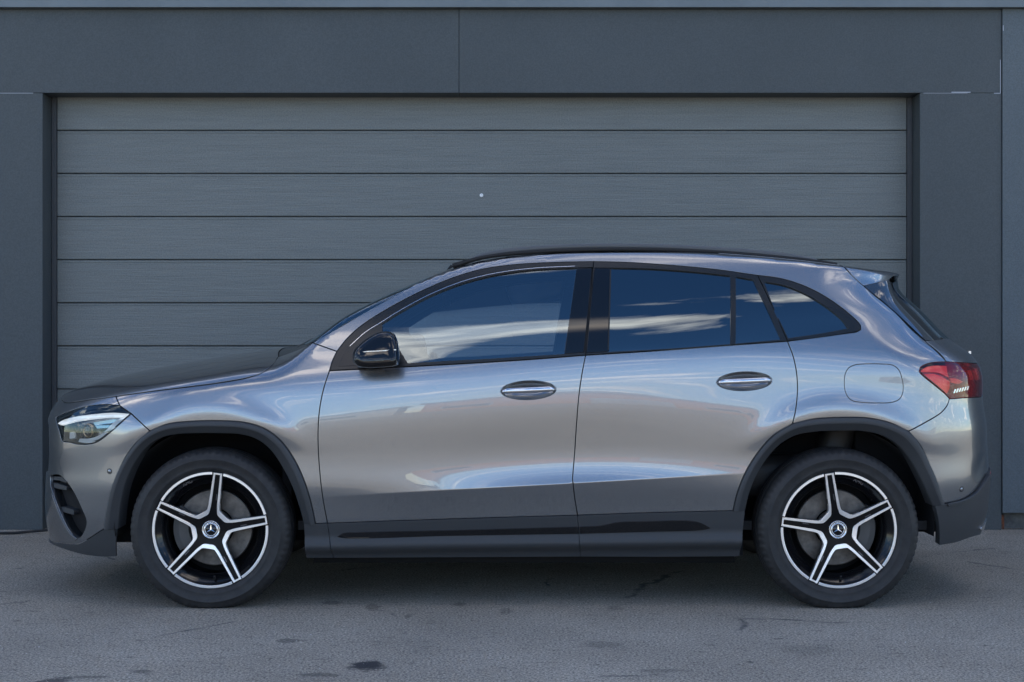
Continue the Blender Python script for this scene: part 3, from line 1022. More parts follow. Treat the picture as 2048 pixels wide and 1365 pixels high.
# ---- bonnet, roof, screens, tail
centre('bonnet', [rev(HOOD)[0:], HOODF[:2] + [f3(*q) for q in NOSE[:3]] + [('xy', f3(*NOSE[3])[1], 0)], [('xy', f3(*NOSE[3])[1], 0), ('xy', -1.10, 0)], [('xy', -1.10, 0), ('xy', -1.085, .4), ('xy', -1.045, .62), (556, 714)]], 'top', 'paint', car, step=.03)
centre('cowl', [FEND_TOP, [(626, 686), ('xy', -.955, .50), ('xy', -.985, .25), ('xy', -.99, 0)], [('xy', -.99, 0), ('xy', -1.10, 0)], [('xy', -1.10, 0), ('xy', -1.085, .4), ('xy', -1.045, .62), (556, 714)]], 'top', 'satin', car, step=.03, off=-.004)
centre('windscreen', [rev(APIL), [(905, 532), ('xy', -.27, .35), ('xy', -.285, 0)], [('xy', -.285, 0), ('xy', -.99, 0)], [('xy', -.99, 0), ('xy', -.985, .25), ('xy', -.955, .50), (626, 686)]], 'top', 'glass', car, step=.022, off=-.004, shrink=.002)
centre('roof', [rev(ROOFE), [(1681, 531), ('xy', 1.475, .3), ('xy', 1.48, 0)], [('xy', 1.48, 0), ('xy', -.285, 0)], [('xy', -.285, 0), ('xy', -.27, .35), (905, 532)]], 'top', 'paint', car, step=.018)
BLADE_IN = [('yz', .62, 1.172), ('yz', .60, 1.30), ('yz', .56, 1.43)]
def blade():
    S = catmull([np.array(evalP(*[np.array([q]) for q in conv(p, 'side')], 'side')[0]) for p in rev(DSEAM[1:])], .02)
    n = 24
    def res(P, m):
        P = np.array(P); L = np.concatenate([[0], np.cumsum(np.linalg.norm(np.diff(P, axis=0), axis=1))])
        t = np.linspace(0, L[-1], m)
        return np.stack([np.interp(t, L, P[:, k]) for k in range(P.shape[1])], -1)
    A = res(S, n)
    E = res(catmull([(1779, 561), (1781, 575), (1788, 593), (1808, 618), (1838, 649), (1868, 681)], 3), n)
    V, F = [], []
    rows = 6
    for j in range(rows):
        t = j / (rows - 1)
        for i in range(n):
            ye = A[i][1] + .045 + .02 * i / n
            x, z = ray(E[i][0], E[i][1], ye)
            B = np.array([x, ye, z])
            p = A[i] + (B - A[i]) * t
            p[1] -= .010 * math.sin(math.pi * t) + .002
            if j == 0: p[0] += .003
            V.append(p)
    for i in range(n):                      # inner return
        V.append(V[(rows - 1) * n + i] + np.array([-.012, .05, 0]))
    for j in range(rows):
        for i in range(n - 1):
            F.append((j * n + i, j * n + i + 1, (j + 1) * n + i + 1, (j + 1) * n + i))
    return fixn((V, F))
pair('window_surround', surf([rev(DSEAM[1:]), [(1849, 681), ('yz', .62, 1.172)], BLADE_IN, [('yz', .56, 1.43), (1727, 572)]], 'rear', step=.025, off=-.012, shrink=-.002, skirt=.01), 'satin', (car, car))
centre('rear_window', [BLADE_IN, [('yz', .56, 1.43), ('yz', .3, 1.452), ('yz', 0, 1.46)], [('yz', 0, 1.46), ('yz', 0, 1.17)], [('yz', 0, 1.17), ('yz', .62, 1.172)]], 'rear', 'tint', car, step=.025, off=-.006, shrink=.002)
TLX = .40
tail = centre('tailgate', [[(1849, 681), (1893, 724)], [(1893, 724), ('yz', .60, 1.058), ('yz', TLX, 1.058)], [('yz', TLX, 1.058), ('yz', TLX, .90)], [('yz', TLX, .90), ('yz', .42, .775)], [('yz', .42, .775), ('yz', 0, .775)], [('yz', 0, .775), ('yz', 0, 1.17)], [('yz', 0, 1.17), ('yz', .62, 1.172)], [('yz', .62, 1.172), (1849, 681)]], 'rear', 'paint', car, step=.03)

# ---- bumpers
INTAKE = [[(101, 951), (121, 952), (136, 968), (150, 990), (164, 1020), (172.5, 1043), (169, 1060), (157, 1076), (143, 1066), (127, 1038), (116, 1012), (107, 988), (101, 968), (101, 951)]]
GRILLE = [[('yz', .001, .80), ('yz', .30, .80), ('yz', .50, .77)], [('yz', .50, .77), ('yz', .54, .66), ('yz', .50, .56)], [('yz', .50, .56), ('yz', .25, .54), ('yz', .001, .54)]]
CLAD_F = [(97, 1081), (116, 1086), (140, 1089), (157, 1088), (174, 1080), (209, 1058)]
bump = centre('front_bumper', [HOODF[:2] + [('yz', *q) for q in NOSE[:3]] + [('yz', 0, .900)], [('yz', 0, .900), ('yz', 0, .80)], GRILLE[0], GRILLE[1], GRILLE[2], [('yz', 0, .54), ('yz', 0, .235)], [('yz', 0, .235), ('yz', .30, .236)] , CLAD_F, AF_BUMP, rev(NSEAM), rev(HL_BOT), rev(HL_TOP), [(240, 812), (232, 793)]], 'front', 'paint', car, step=.022, holes=[INTAKE])
clf = centre('bumper_skirt', [CLAD_F, [(209, 1058), (236, 1058)], [(236, 1058), (234, 1113)], [(234, 1113), (212, 1114), (172, 1110), (126, 1097), (108, 1090)], [(108, 1090), ('yz', .3, .226), ('yz', 0, .226)], [('yz', 0, .226), ('yz', 0, .235)], [('yz', 0, .235), ('yz', .30, .236)]], 'front', 'clad', bump, step=.025, off=.004, skirt=.008)
gr = centre('grille', [GRILLE[0], GRILLE[1], GRILLE[2], [('yz', 0, .54), ('yz', 0, .80)]], 'front', 'satin', bump, step=.03, off=-.03)
def bar_front(z, y1, off, th=.010):
    ys = np.linspace(-y1, y1, 25)
    pts = []
    for y in ys:
        s = s_of_y(TF, abs(y)); p = evalP(np.array([max(s, 1e-5)]), np.array([z]), 'front')[0]
        pts.append((p[0] - off, y, z))
    return sweep(pts, [(-.008, -th), (.008, -th), (.010, 0), (.008, th), (-.008, th)])
for z_ in (.585, .63, .715, .76):
    V, F = bar_front(z_, .46, -.034, .007)
    mk('grille_slat', V, F, 'chrome', bump, None, False)
intk = surf(INTAKE, 'front', off=-.045, shrink=-.004, skirt=0, step=.02)
pair('air_intake', intk, 'dark', (bump, bump))
wall_i = surf(INTAKE, 'front', off=-.002, shrink=-.003, skirt=.05, step=.5)
def only_skirt(VFN, thick=.001):
    V, F, N = VFN
    Fs = [f for f in F if len(f) == 4]
    return V, Fs, N
pair('intake_rim', only_skirt(wall_i), 'satin', (bump, bump))
for poly in ([(100, 966), (112, 969), (127, 974), (127, 981), (110, 978), (101, 975)], [(111, 1014), (125, 1017), (142, 1022), (142, 1031), (124, 1026), (113, 1022)], [(99, 953), (118, 955), (128, 962), (126, 966), (112, 961), (100, 960)]):
    fin = surf([[p, q] for p, q in zip(poly, poly[1:] + poly[:1])], 'front', off=-.014, shrink=0, skirt=.03, step=.02)
    pair('intake_fin', fin, 'clad', (bump, bump))
lip = surf([[(106, 988), (114, 1012), (126, 1040), (142, 1067), (156, 1077)], [(156, 1077), (150, 1082)], [(150, 1082), (134, 1070), (117, 1040), (106, 1010), (101, 992)], [(101, 992), (106, 988)]], 'front', off=.006, shrink=0, skirt=.02, step=.02)
pair('intake_lip', lip, 'paint', (bump, bump))

CLAD_R = [(1868, 1011), (1892, 1007), (1925, 999), (1948, 985), (1964, 963), (1973, 948)]
rb = centre('rear_bumper', [BSEAM, [(1899, 798), (1910, 797.5), (1926, 796), ('yz', .52, .905), ('yz', TLX, .905)], [('yz', TLX, .905), ('yz', .42, .775)], [('yz', .42, .775), ('yz', 0, .775)], [('yz', 0, .775), ('yz', 0, .565)], [('yz', 0, .565), ('yz', .45, .565)], rev(CLAD_R)[1:-1], [(1892, 1007), (1888, 1008)], rev(AR_BUMP)], 'rear', 'paint', car, step=.013)
rcl = centre('bumper_skirt', [CLAD_R, [(1973, 948), ('yz', .40, .572), ('yz', 0, .572)], [('yz', 0, .572), ('yz', 0, .27)], [('yz', 0, .27), ('yz', .40, .275), (1962, 1066)], [(1962, 1066), (1942, 1073), (1906, 1085), (1876, 1090)], [(1876, 1090), (1868, 1011)]], 'rear', 'clad', rb, step=.025, off=.008, skirt=.03)
lipb = surf([CLAD_R[1:], [(1973, 948), (1977, 951)], [(1977, 951), (1968, 966), (1951, 990), (1927, 1004.5), (1893, 1012)], [(1893, 1012), (1892, 1007)]], 'rear', off=.016, shrink=0, skirt=.01, step=.02)
pair('skirt_lip', lipb, 'clad', (rb, rb))
ex = surf([[('yz', .62, .312), ('yz', .53, .300), ('yz', .42, .298)], [('yz', .42, .298), ('yz', .42, .338)], [('yz', .42, .338), ('yz', .53, .334), ('yz', .62, .320)], [('yz', .62, .320), ('yz', .62, .312)]], 'rear', off=.016, shrink=0, skirt=.02, step=.02)
pair('exhaust_trim', ex, 'chrome', (rb, rb))
rf = surf([[('yz', .56, .531), ('yz', .40, .535)], [('yz', .40, .535), ('yz', .40, .556)], [('yz', .40, .556), ('yz', .56, .552)], [('yz', .56, .552), ('yz', .56, .531)]], 'rear', off=.011, shrink=0, skirt=.02, step=.02)
pair('reflector', rf, 'red', (rb, rb))

# parking sensors
def sensor(px, py, parents, prm):
    u, v = conv((px, py), prm)
    p = evalP(np.array([u]), np.array([v]), prm)[0]; n = evalN(np.array([u]), np.array([v]), prm)[0]
    q = Vector(-n).to_track_quat('Y', 'Z')
    out = []
    for (prof, m, nm) in (([(.010, -.0005), (.0115, -.0022), (.0128, -.0005)], 'satin', 'sensor_ring'), ([(0, -.003), (.0075, -.003), (.0088, -.0005)], 'paint', 'parking_sensor')):
        V, F = lathe(prof, 24)
        V = [np.array(p) + np.array(q @ Vector(a)) for a in V]
        pair(nm, (V, F), m, parents)
sensor(219, 943, (bump, bump), 'front')
sensor(1923, 979, (rb, rb), 'rear')

# ---- spoiler over the rear window
SPLOW = [(1727, 572), (1755, 566), (1778, 560.5), (1796, 552)]
centre('roof_spoiler', [rev(SPSEAM), SPLOW, [(1796, 552), ('xy', 1.845, .42), ('xy', 1.868, .2), ('xy', 1.872, 0)], [('xy', 1.872, 0), ('xy', 1.48, 0)], [('xy', 1.48, 0), ('xy', 1.475, .3), (1681, 531)]], 'top', 'paint', car, step=.02, skirt=.07)

# ---- cladding
def sill_off(x, z):
    zt = .362 + .012 * (x - .2)
    u = zt - z
    return .004 + .022 * sstep((u - .038) / .045) - .028 * sstep((u - .082) / .05)
SB = [(667, 1117), (900, 1116), (1161, 1114.5)]
SBR = [(1161, 1114.5), (1320, 1115), (1479, 1114)]
S1L = [(655, 1047), (660, 1078), (667, 1117)]
S2B = [(1155, 1031), (1158, 1072), (1161, 1114.5)]
s0 = surf([[(608, 1048), (631, 1048), (655, 1047)], S1L, [(667, 1117), (612, 1117)], [(612, 1117), (608, 1048)]], off=sill_off, shrink=.002, step=.014, skirt=.03)
pair('sill_end', s0, 'clad', (car, car))
s1 = surf([SILL_T, S2B, rev(SB), rev(S1L)], off=sill_off, shrink=.002, step=.014, skirt=.03)
pair('sill_cladding', s1, 'clad', FD)
s2 = surf([SILL_TR, [(1466, 1022), (1490, 1022)], [(1490, 1022), (1479, 1114)], rev(SBR), rev(S2B)], off=sill_off, shrink=.002, step=.014, skirt=.03)
pair('sill_cladding', s2, 'clad', RD)
soff = lambda x, z: sill_off(x, z) + .0035
t1 = surf([[(674, 1073), (686, 1066), (720, 1064), (900, 1060), (1155, 1053)], [(1155, 1053), (1157, 1067)], [(1157, 1067), (900, 1071), (690, 1075.5), (674, 1073)]], off=soff, shrink=.001, step=.014, skirt=.006)
pair('sill_insert', t1, 'gloss', FD)
t2 = surf([[(1158, 1053), (1200, 1051), (1235, 1044), (1300, 1042), (1375, 1041), (1400, 1045), (1421, 1056)], [(1421, 1056), (1400, 1060), (1300, 1063), (1160, 1067)], [(1160, 1067), (1158, 1053)]], off=soff, shrink=.001, step=.014, skirt=.006)
pair('sill_insert', t2, 'gloss', RD)

def arch(outer, inner, n=90):
    A = np.array([unproj(*p) for p in outer]); B = np.array([unproj(*p) for p in inner])
    def res(P):
        P = np.array(catmull(list(P), .004))
        L = np.concatenate([[0], np.cumsum(np.linalg.norm(np.diff(P, axis=0), axis=1))])
        t = np.linspace(0, L[-1], n)
        return np.stack([np.interp(t, L, P[:, 0]), np.interp(t, L, P[:, 1])], -1)
    A, B = res(A), res(B)
    prof = [(.012, -.014), (.012, .002), (.03, .007), (.07, .0105), (.40, .0135), (.455, .0125), (.50, .0085), (.95, .0035), (1.0, -.002), (1.03, -.02), (1.05, -.06)]
    V = []
    for t, o in prof:
        P = A + (B - A) * t
        Q = evalP(P[:, 0], P[:, 1], 'side')
        Nn = evalN(P[:, 0], P[:, 1], 'side')
        Nn[:, 1] = np.minimum(Nn[:, 1], -.6)
        Nn /= np.linalg.norm(Nn, axis=1, keepdims=True)
        V += list(Q + Nn * o)
    F = []
    for q in range(len(prof) - 1):
        for i in range(n - 1):
            F.append((q * n + i, q * n + i + 1, (q + 1) * n + i + 1, (q + 1) * n + i))
    return V, F
def fixn(VF):
    V, F = VF
    bm = bmesh.new()
    vs = [bm.verts.new(tuple(map(float, v))) for v in V]
    for f in F: bm.faces.new([vs[i] for i in f])
    bm.normal_update()
    s = sum(f.normal.y * f.calc_area() for f in bm.faces)
    bm.free()
    return V, ([f[::-1] for f in F] if s > 0 else F)
pair('side_spoiler', blade(), 'blade', (car, car))
pair('wheel_arch_trim', fixn(arch(ARCH_F, ARCH_FI)), 'clad', (car, car))
pair('wheel_arch_trim', fixn(arch(ARCH_R, ARCH_RI)), 'clad', (car, car))

# wheel housings, and dark boxes added to block light under the body
for xw in (XFW, XRW):
    prof = [(a, b) for a, b in ((.425, -.855), (.425, -.50), (.02, -.50))]
    V, F = [], []
    an = np.linspace(-97, 97, 48)
    for a_ in an:
        for r_, y_ in prof: V.append((r_ * math.sin(R(a_)) + xw, y_, r_ * math.cos(R(a_)) + ZW + .02))
    for i in range(47):
        for q in range(2): F.append((i * 3 + q, i * 3 + q + 1, (i + 1) * 3 + q + 1, (i + 1) * 3 + q))
    pair('wheel_housing', (V, F), 'dark', (car, car))
box('underbody_block', XFW + .40, XRW - .40, -.79, .79, .215, .30, 'dark', car)
box('shadow_box', XFW + .42, XRW - .42, -.68, .68, .165, .214, 'dark', car)  # lower box added to deepen the shadow under the car
box('underbody_block', -1.93, XFW - .40, -.60, .60, .245, .33, 'dark', car)
box('underbody_block', XRW + .40, 2.0, -.58, .58, .29, .37, 'dark', car)
box('underbody_block', XFW - .40, XFW + .40, -.495, .495, .24, .75, 'dark', car)
box('underbody_block', XRW - .40, XRW + .40, -.495, .495, .24, .78, 'dark', car)
for sy in (-1, 1):
    pass

# ---- side windows
GL_F = [[(765, 649), (800, 627), (860, 594.5), (930, 567), (1000, 550), (1070, 541), (1152, 537)], [(1152, 537), (1127, 708)], [(1127, 708), (980, 717), (815, 726)], [(815, 726), (790, 688), (765, 662)], [(765, 662), (765, 649)]]
GL_R = [[(1222, 537), (1300, 539), (1385, 545), (1460, 553)], [(1460, 553), (1460, 688)], [(1460, 688), (1340, 697), (1218, 703.5)], [(1218, 703.5), (1222, 537)]]
GL_R2 = [[(1472, 555), (1506, 561)], [(1506, 561), (1535, 622), (1561, 679)], [(1561, 679), (1472, 687)], [(1472, 687), (1472, 555)]]
GL_Q = [[(1529, 565), (1570, 573), (1615, 592), (1660, 621), (1685, 643), (1695, 657)], [(1695, 657), (1640, 667), (1577, 676)], [(1577, 676), (1552, 624), (1529, 565)]]
ff = surf([FRAME_F, S2T, rev(BELT_F)], holes=[GL_F, [[(1127, 708), (1152, 537)], [(1152, 537), (1186, 536)], [(1186, 536), (1178, 620), (1169, 705)], [(1169, 705), (1127, 708)]]], off=.002, shrink=.0028, step=.012)
ffp = pair('window_frame', ff, 'satin', FD)
pair('window_glass', surf(GL_F, off=-.006, shrink=-.006, skirt=0, step=.02), 'glass', FD)
pair('pillar_trim', surf([[(1128.5, 708), (1153.5, 537)], [(1153.5, 537), (1183.5, 537)], [(1183.5, 537), (1176, 620), (1167, 705)], [(1167, 705), (1128.5, 708)]], off=.0005, shrink=.001, step=.02), 'gloss', FD)
fr = surf([FRAME_R, S3T, rev(BELT_R), rev(S2T)], holes=[GL_R, GL_R2, [[(1190, 537), (1221, 537)], [(1221, 537), (1217, 703.5)], [(1217, 703.5), (1174, 706)], [(1174, 706), (1182, 620), (1190, 537)]]], off=.002, shrink=.0028, step=.012)
pair('window_frame', fr, 'satin', RD)
pair('window_glass', surf(GL_R, off=-.006, shrink=-.006, skirt=0, step=.02), 'tint', RD)
pair('quarter_light', surf(GL_R2, off=-.006, shrink=-.006, skirt=0, step=.02), 'tint', RD)
pair('pillar_trim', surf([[(1189.5, 537), (1219.5, 537)], [(1219.5, 537), (1216, 703.5)], [(1216, 703.5), (1173, 706)], [(1173, 706), (1181, 620), (1189.5, 537)]], off=.0005, shrink=.001, step=.02), 'gloss', RD)
qf = surf([QW_TOP, QW_END, QW_BOT, rev(S3T)], holes=[GL_Q], off=.002, shrink=.0028, step=.012)
pair('window_frame', qf, 'satin', SD)
pair('window_glass', surf(GL_Q, off=-.006, shrink=-.006, skirt=0, step=.02), 'tint', SD)
# slim bright strips along frames
def strip(pts, o=.004, w=.0011):
    V, F = ribbon(pts, off=o, w=w)
    return fixn((V, F))
pair('frame_strip', strip([(700, 693), (730, 666), (765, 644), (800, 622), (860, 590), (930, 562.5), (1000, 546), (1070, 537.5), (1150, 533.5)]), 'silver', FD)
pair('frame_strip', strip([(1221, 540), (1219, 620), (1216.5, 701)], .0045, .003), 'rubber', RD)
pair('frame_strip', strip([(1590, 679), (1650, 671.5), (1710, 662)], .005, .005), 'satin', SD)
# cabin-side inner pillars (roof lining, B pillar) so the glass shows a cabin
for s in (-1, 1):
    pass

# ---- door handles
def handle(cx, cy, parents):
    # bowl
    rings = []
    u0 = []
    for k_, (f, dep) in enumerate(((1.03, -.001), (.97, .002), (.88, .010), (.70, .020), (.45, .026), (.15, .028))):
        c, s = math.cos(R(-2)), math.sin(R(-2))
        ring = []
        for t in np.linspace(0, 2 * math.pi, 48, endpoint=False):
            a, b = 55 * f * math.cos(t), 18.5 * f * math.sin(t)
            x, z = unproj(cx + a * c - b * s, cy + a * s + b * c)
            ring.append(np.array([x, -float(W(x, z)) + dep, z]))
        rings.append(ring)
    V = [v for r in rings for v in r]
    n = 48
    F = [(q * n + i, q * n + (i + 1) % n, (q + 1) * n + (i + 1) % n, (q + 1) * n + i) for q in range(5) for i in range(n)]
    F.append(tuple(5 * n + i for i in range(n)))
    h, h2 = pair('handle_cup', fixn((V, F)), 'paint', parents)
    # grip
    path, rad = [], []
    for t in np.linspace(0, 1, 21):
        px = cx - 52 + 104 * t; py = cy + 1.5 - 4.5 * t
        x, z = unproj(px, py)
        bulge = .016 * math.sin(math.pi * min(max(t, .0), 1)) ** .6
        path.append(np.array([x, -float(W(x, z)) - bulge - .001, z]))
        hgt = .0172 * (min(1, (t + .02) / .10) ** .5 if t < .1 else (1 if t < .93 else max(.25, (1 - (t - .93) / .08) ** .5)))
        rad.append(hgt)
    V, F = [], []
    prof = [(-.5, -.42), (-.8, -.1), (-.9, .25), (-.65, .75), (-.2, 1.0), (.6, .9), (1.0, .2), (.6, -.5)]
    for p, r in zip(path, rad):
        for a, b in prof:
            V.append((p[0], p[1] + a * .010, p[2] + b * r * .95 - .004))
    k = len(prof)
    for i in range(20):
        for q in range(k):
            r = (q + 1) % k
            F.append((i * k + q, i * k + r, (i + 1) * k + r, (i + 1) * k + q))
    F += [tuple(range(k)), tuple(20 * k + q for q in range(k))]
    pair('door_handle', fixn((V, F)), 'silverpaint', parents)
    # key-cap joint
    x, z = unproj(cx + 31, cy - .5)
handle(1057, 781, FD)
handle(1489, 763, RD)

# ---- mirror
def mirror():
    Y0 = -1.0
    out = [(706, 706), (711, 697), (725, 684), (742, 672), (760, 664), (778, 663.5), (789, 669), (795, 684), (798, 702), (799, 720), (797, 729), (786, 732), (760, 734), (735, 735), (716, 731), (707, 721)]
    P = np.array([ray(px, py, Y0) for px, py in out])
    P = np.array(catmull([*P, P[0]], .012))[:-1]
    c = np.array([ray(757, 702, Y0)]).mean(0)
    st = [(-.945, .93, .0), (-.96, .985, 0), (-.985, 1.0, 0), (-1.02, .99, 0), (-1.045, .95, .0), (-1.062, .86, .004), (-1.070, .70, .006), (-1.073, .45, .008), (-1.074, .15, .01)]
    V, F = [], []
    n = len(P)
    for (y, s, dx) in st:
        for p in P:
            q = c + (p - c) * s
            V.append((q[0] + dx, y + max(0, -.985 - y) / .09 * ((q[1] - c[1]) * .42 + .004), q[1]))
    for i in range(len(st) - 1):
        for q in range(n):
            r = (q + 1) % n
            F.append((i * n + q, i * n + r, (i + 1) * n + r, (i + 1) * n + q))
    F.append(tuple((len(st) - 1) * n + q for q in range(n)))
    F.append(tuple(range(n))[::-1])
    mm, mm2 = pair('door_mirror', fixn((V, F)), 'gloss', FD)
    # lower shell, satin, a little proud
    low = [(706, 713), (730, 714.5), (760, 714), (797, 712), (798.5, 722), (796, 730), (786, 733), (760, 735), (735, 736), (716, 732), (707, 722)]
    Q = np.array([ray(px, py, Y0) for px, py in low])
    Q = np.array(catmull([*Q, Q[0]], .012))[:-1]
    V, F = [], []
    n = len(Q)
    st2 = [(-.94, .96), (-.985, 1.01), (-1.02, 1.005), (-1.050, .965), (-1.068, .86), (-1.0745, .60), (-1.0755, .2)]
    cc = np.array([c[0], c[1] - .045])
    for (y, s) in st2:
        for p in Q:
            q = cc + (p - cc) * s
            V.append((q[0], y, q[1]))
    for i in range(len(st2) - 1):
        for q in range(n):
            r = (q + 1) % n
            F.append((i * n + q, i * n + r, (i + 1) * n + r, (i + 1) * n + q))
    F += [tuple((len(st2) - 1) * n + q for q in range(n)), tuple(range(n))[::-1]]
    pair('mirror_shell', fixn((V, F)), 'satin', (mm, mm2))
    # silver lamp strip
    pts = []
    for px, py in ((712, 706), (735, 703.5), (765, 702), (792, 700)):
        x, z = ray(px, py, -1.06); pts.append((x, -1.0715 if 720 < px < 785 else -1.058, z))
    V, F = sweep(pts, [(-.002, -.002), (.002, -.002), (.002, .002), (-.002, .002)])
    pair('indicator_strip', (V, F), 'silver', (mm, mm2), smooth=False)
    # arm down to the door
    xa, za = ray(735, 732, -.93)
    V, F = sweep([(xa, -.82, za + .002), (xa + .005, -.90, za + .004), (xa + .03, -.98, za + .012)], [(-.05, -.012), (.05, -.012), (.055, .012), (-.055, .012)])
    pair('mirror_arm', (V, F), 'satin', (mm, mm2))
    # mirror glass (faces back)
    x1 = ray(799, 700, Y0)[0]
mirror()
# sail panel behind the mirror
sail = surf([[(676, 734), (690, 706), (716, 680), (745, 659), (765, 648)], [(765, 648), (765, 662), (790, 688), (815, 726)], [(815, 726), (676, 734)]], off=.0035, shrink=.001, step=.02)
pair('mirror_sail', sail, 'satin', FD)

# ---- lights
def poly_segs(p):
    return [[a, b] for a, b in zip(p, p[1:] + p[:1])]
HL = [HL_TOP, HL_BOT, [(263, 828), (240, 812)]]
hl, hl2 = pair('headlight', surf(HL, 'front', off=-.055, shrink=-.002, skirt=0, step=.02), 'bucket', (car, car))
pair('lamp_wall', only_skirt(surf(HL, 'front', off=-.001, shrink=.001, skirt=.056, step=.5)), 'rubber', (hl, hl2))
def hpart(name, segs, off, m, skirt=.01):
    pair(name, surf(segs, 'front', off=off, shrink=0, skirt=skirt, step=.012), m, (hl, hl2))
hpart('lamp_brow', [[(114, 838), (145, 824), (178, 815), (210, 812), (242, 814)], [(242, 814), (215, 818), (180, 821), (146, 831), (119, 842)], [(119, 842), (114, 838)]], -.012, 'gloss')
hpart('light_blade', [[(119, 848), (124, 842), (150, 831), (182, 825), (215, 822), (256, 826)], [(256, 826), (240, 830), (215, 830), (183, 834), (152, 840), (128, 849)], [(128, 849), (119, 848)]], lambda x, z: -.020 - (z - .838) * .55, 'drl')
hpart('chrome_wing', [[(258, 829), (246, 840), (224, 858), (210, 864)], [(210, 864), (218, 850), (228, 838), (240, 832), (258, 829)]], lambda x, z: -.026 - (z - .82) * .45, 'refl')
hpart('chrome_lower', [[(154, 884), (175, 886), (194, 881), (216, 864)], [(216, 864), (206, 862), (190, 873), (172, 878), (154, 878)], [(154, 878), (154, 884)]], lambda x, z: -.022 - (z - .745) * .45, 'refl')
hpart('chrome_tab', poly_segs([(131, 865), (139, 864), (145, 876), (136, 878)]), lambda x, z: -.022 - (z - .755) * .45, 'refl')
hpart('reflector', poly_segs([(172, 842), (214, 834), (226, 836), (216, 850), (196, 866), (186, 860)]), lambda x, z: -.040 - (z - .80) * .30, 'prism')
def projector():
    x, z = unproj(163, 862)
    p = np.array([x, -float(W(x, z)), z])
    u, v = conv((163, 862), 'front')
    nn = evalN(np.array([u]), np.array([v]), 'front')[0]
    d = np.array([-.55, -.80, 0]); d /= np.linalg.norm(d)
    q = Vector(-d).to_track_quat('Y', 'Z')
    c = p - nn * .042
    V, F = lathe([(.0, -.022), (.010, -.020), (.018, -.014), (.023, -.004), (.024, .004)], 32)
    pair('projector_lens', ([c + np.array(q @ Vector(a)) for a in V], F), 'projlens', (hl, hl2))
    V, F = lathe([(.024, -.006), (.028, -.010), (.033, -.006), (.035, .01)], 32)
    pair('projector_ring', ([c + np.array(q @ Vector(a)) for a in V], F), 'bronze', (hl, hl2))
projector()
pair('lens_cover', surf(HL, 'front', off=.001, shrink=.0025, skirt=.006, step=.015), 'lens', (hl, hl2))

TL = [LAMP_T, [(1893, 724), ('yz', .60, 1.058), ('yz', TLX, 1.058)], [('yz', TLX, 1.058), ('yz', TLX, .905)], [('yz', TLX, .905), ('yz', .52, .905), (1926, 796), (1910, 797.5), (1899, 798)]]
tl, tl2 = pair('tail_light', surf(TL, 'rear', off=-.022, shrink=.0, skirt=0, step=.02), 'reddark', (car, car))
pair('lamp_wall', only_skirt(surf(TL, 'rear', off=-.001, shrink=.001, skirt=.022, step=.5)), 'reddark', (tl, tl2))
def tpart(name, segs, off, m, skirt=.012):
    pair(name, surf(segs, 'rear', off=off, shrink=0, skirt=skirt, step=.012), m, (tl, tl2))
tpart('light_guide', [[(1843, 743), (1855, 734), (1875, 730), (1897, 731)], [(1897, 731), (1899, 745), (1902, 755)], [(1902, 755), (1885, 746), (1865, 743), (1843, 743)]], -.012, 'redbright')
tpart('light_guide', [[(1849, 749), (1870, 748), (1890, 755), (1904, 764)], [(1904, 764), (1903, 778), (1896, 789)], [(1896, 789), (1880, 776), (1862, 763), (1849, 749)]], -.012, 'red')
tpart('brake_segment', [[(1904, 757), (1918, 758), (1930, 764)], [(1930, 764), (1920, 768), (1906, 765)], [(1906, 765), (1904, 757)]], -.010, 'redbright')
tpart('brake_segment', [[('yz', .60, 1.04), ('yz', .47, 1.04)], [('yz', .47, 1.04), ('yz', .47, .985)], [('yz', .47, .985), ('yz', .585, .985)], [('yz', .585, .985), ('yz', .60, 1.04)]], -.010, 'redbright')
for i in range(6):
    px = 1906 + i * 5.2; py = 787 - i * 1.2
    tpart('reverse_rib', poly_segs([(px, py), (px + 2.6, py - .5), (px + 5.4, py - 8), (px + 3.0, py - 8)]), .0028, 'silver', .003)
pair('lens_cover', surf(TL, 'rear', off=.0015, shrink=.0025, skirt=.006, step=.015), 'redlens', (tl, tl2))
# ---- roof rails
def rail():
    top = [(904, 533), (925, 523), (955, 511.5), (995, 502), (1050, 495.5), (1120, 491), (1200, 489), (1300, 490), (1400, 494), (1500, 501), (1580, 510), (1635, 519.5), (1672, 529.5)]
    pts = []
    for px, py in top:
        x, z = ray(px, py - 1.5, -.59)
        pts.append((x, -.59, z))
    P = catmull(pts, .02)
    prof = [(-.016, -.026), (.014, -.026), (.016, -.008), (.010, -.001), (0, 0), (-.010, -.001), (-.018, -.010)]
    V, F = sweep([tuple(p) for p in P], prof)
    k_ = len(prof); m_ = len(P)
    for i in range(m_):
        f = min(1.0, .12 + .88 * math.sin(min(1, min(i, m_ - 1 - i) / 7) * math.pi / 2))
        for q in range(k_):
            v = np.array(V[i * k_ + q]); c_ = np.array(P[i]) + np.array([0, 0, -.012])
            V[i * k_ + q] = tuple(c_ + (v - c_) * f - np.array([0, 0, .008]) * (1 - f))
    a, b = pair('roof_rail', fixn((V, F)), 'rail', (car, car))
    # feet / base strip under the rail
    bot = [(906, 534), (955, 518.5), (1010, 510), (1100, 503.5), (1200, 500.5), (1300, 500.5), (1400, 504), (1500, 511), (1600, 520.5), (1672, 530)]
    pts = [(*ray(px, py, -.600),) for px, py in bot]
    P = catmull([(x, -.600, z - .001) for x, z in pts], .02)
    V, F = sweep([tuple(p) for p in P], [(-.010, -.006), (.02, -.004), (.02, .010), (-.008, .0065)])
    pair('rail_base', fixn((V, F)), 'rubber', (a, b))
rail()

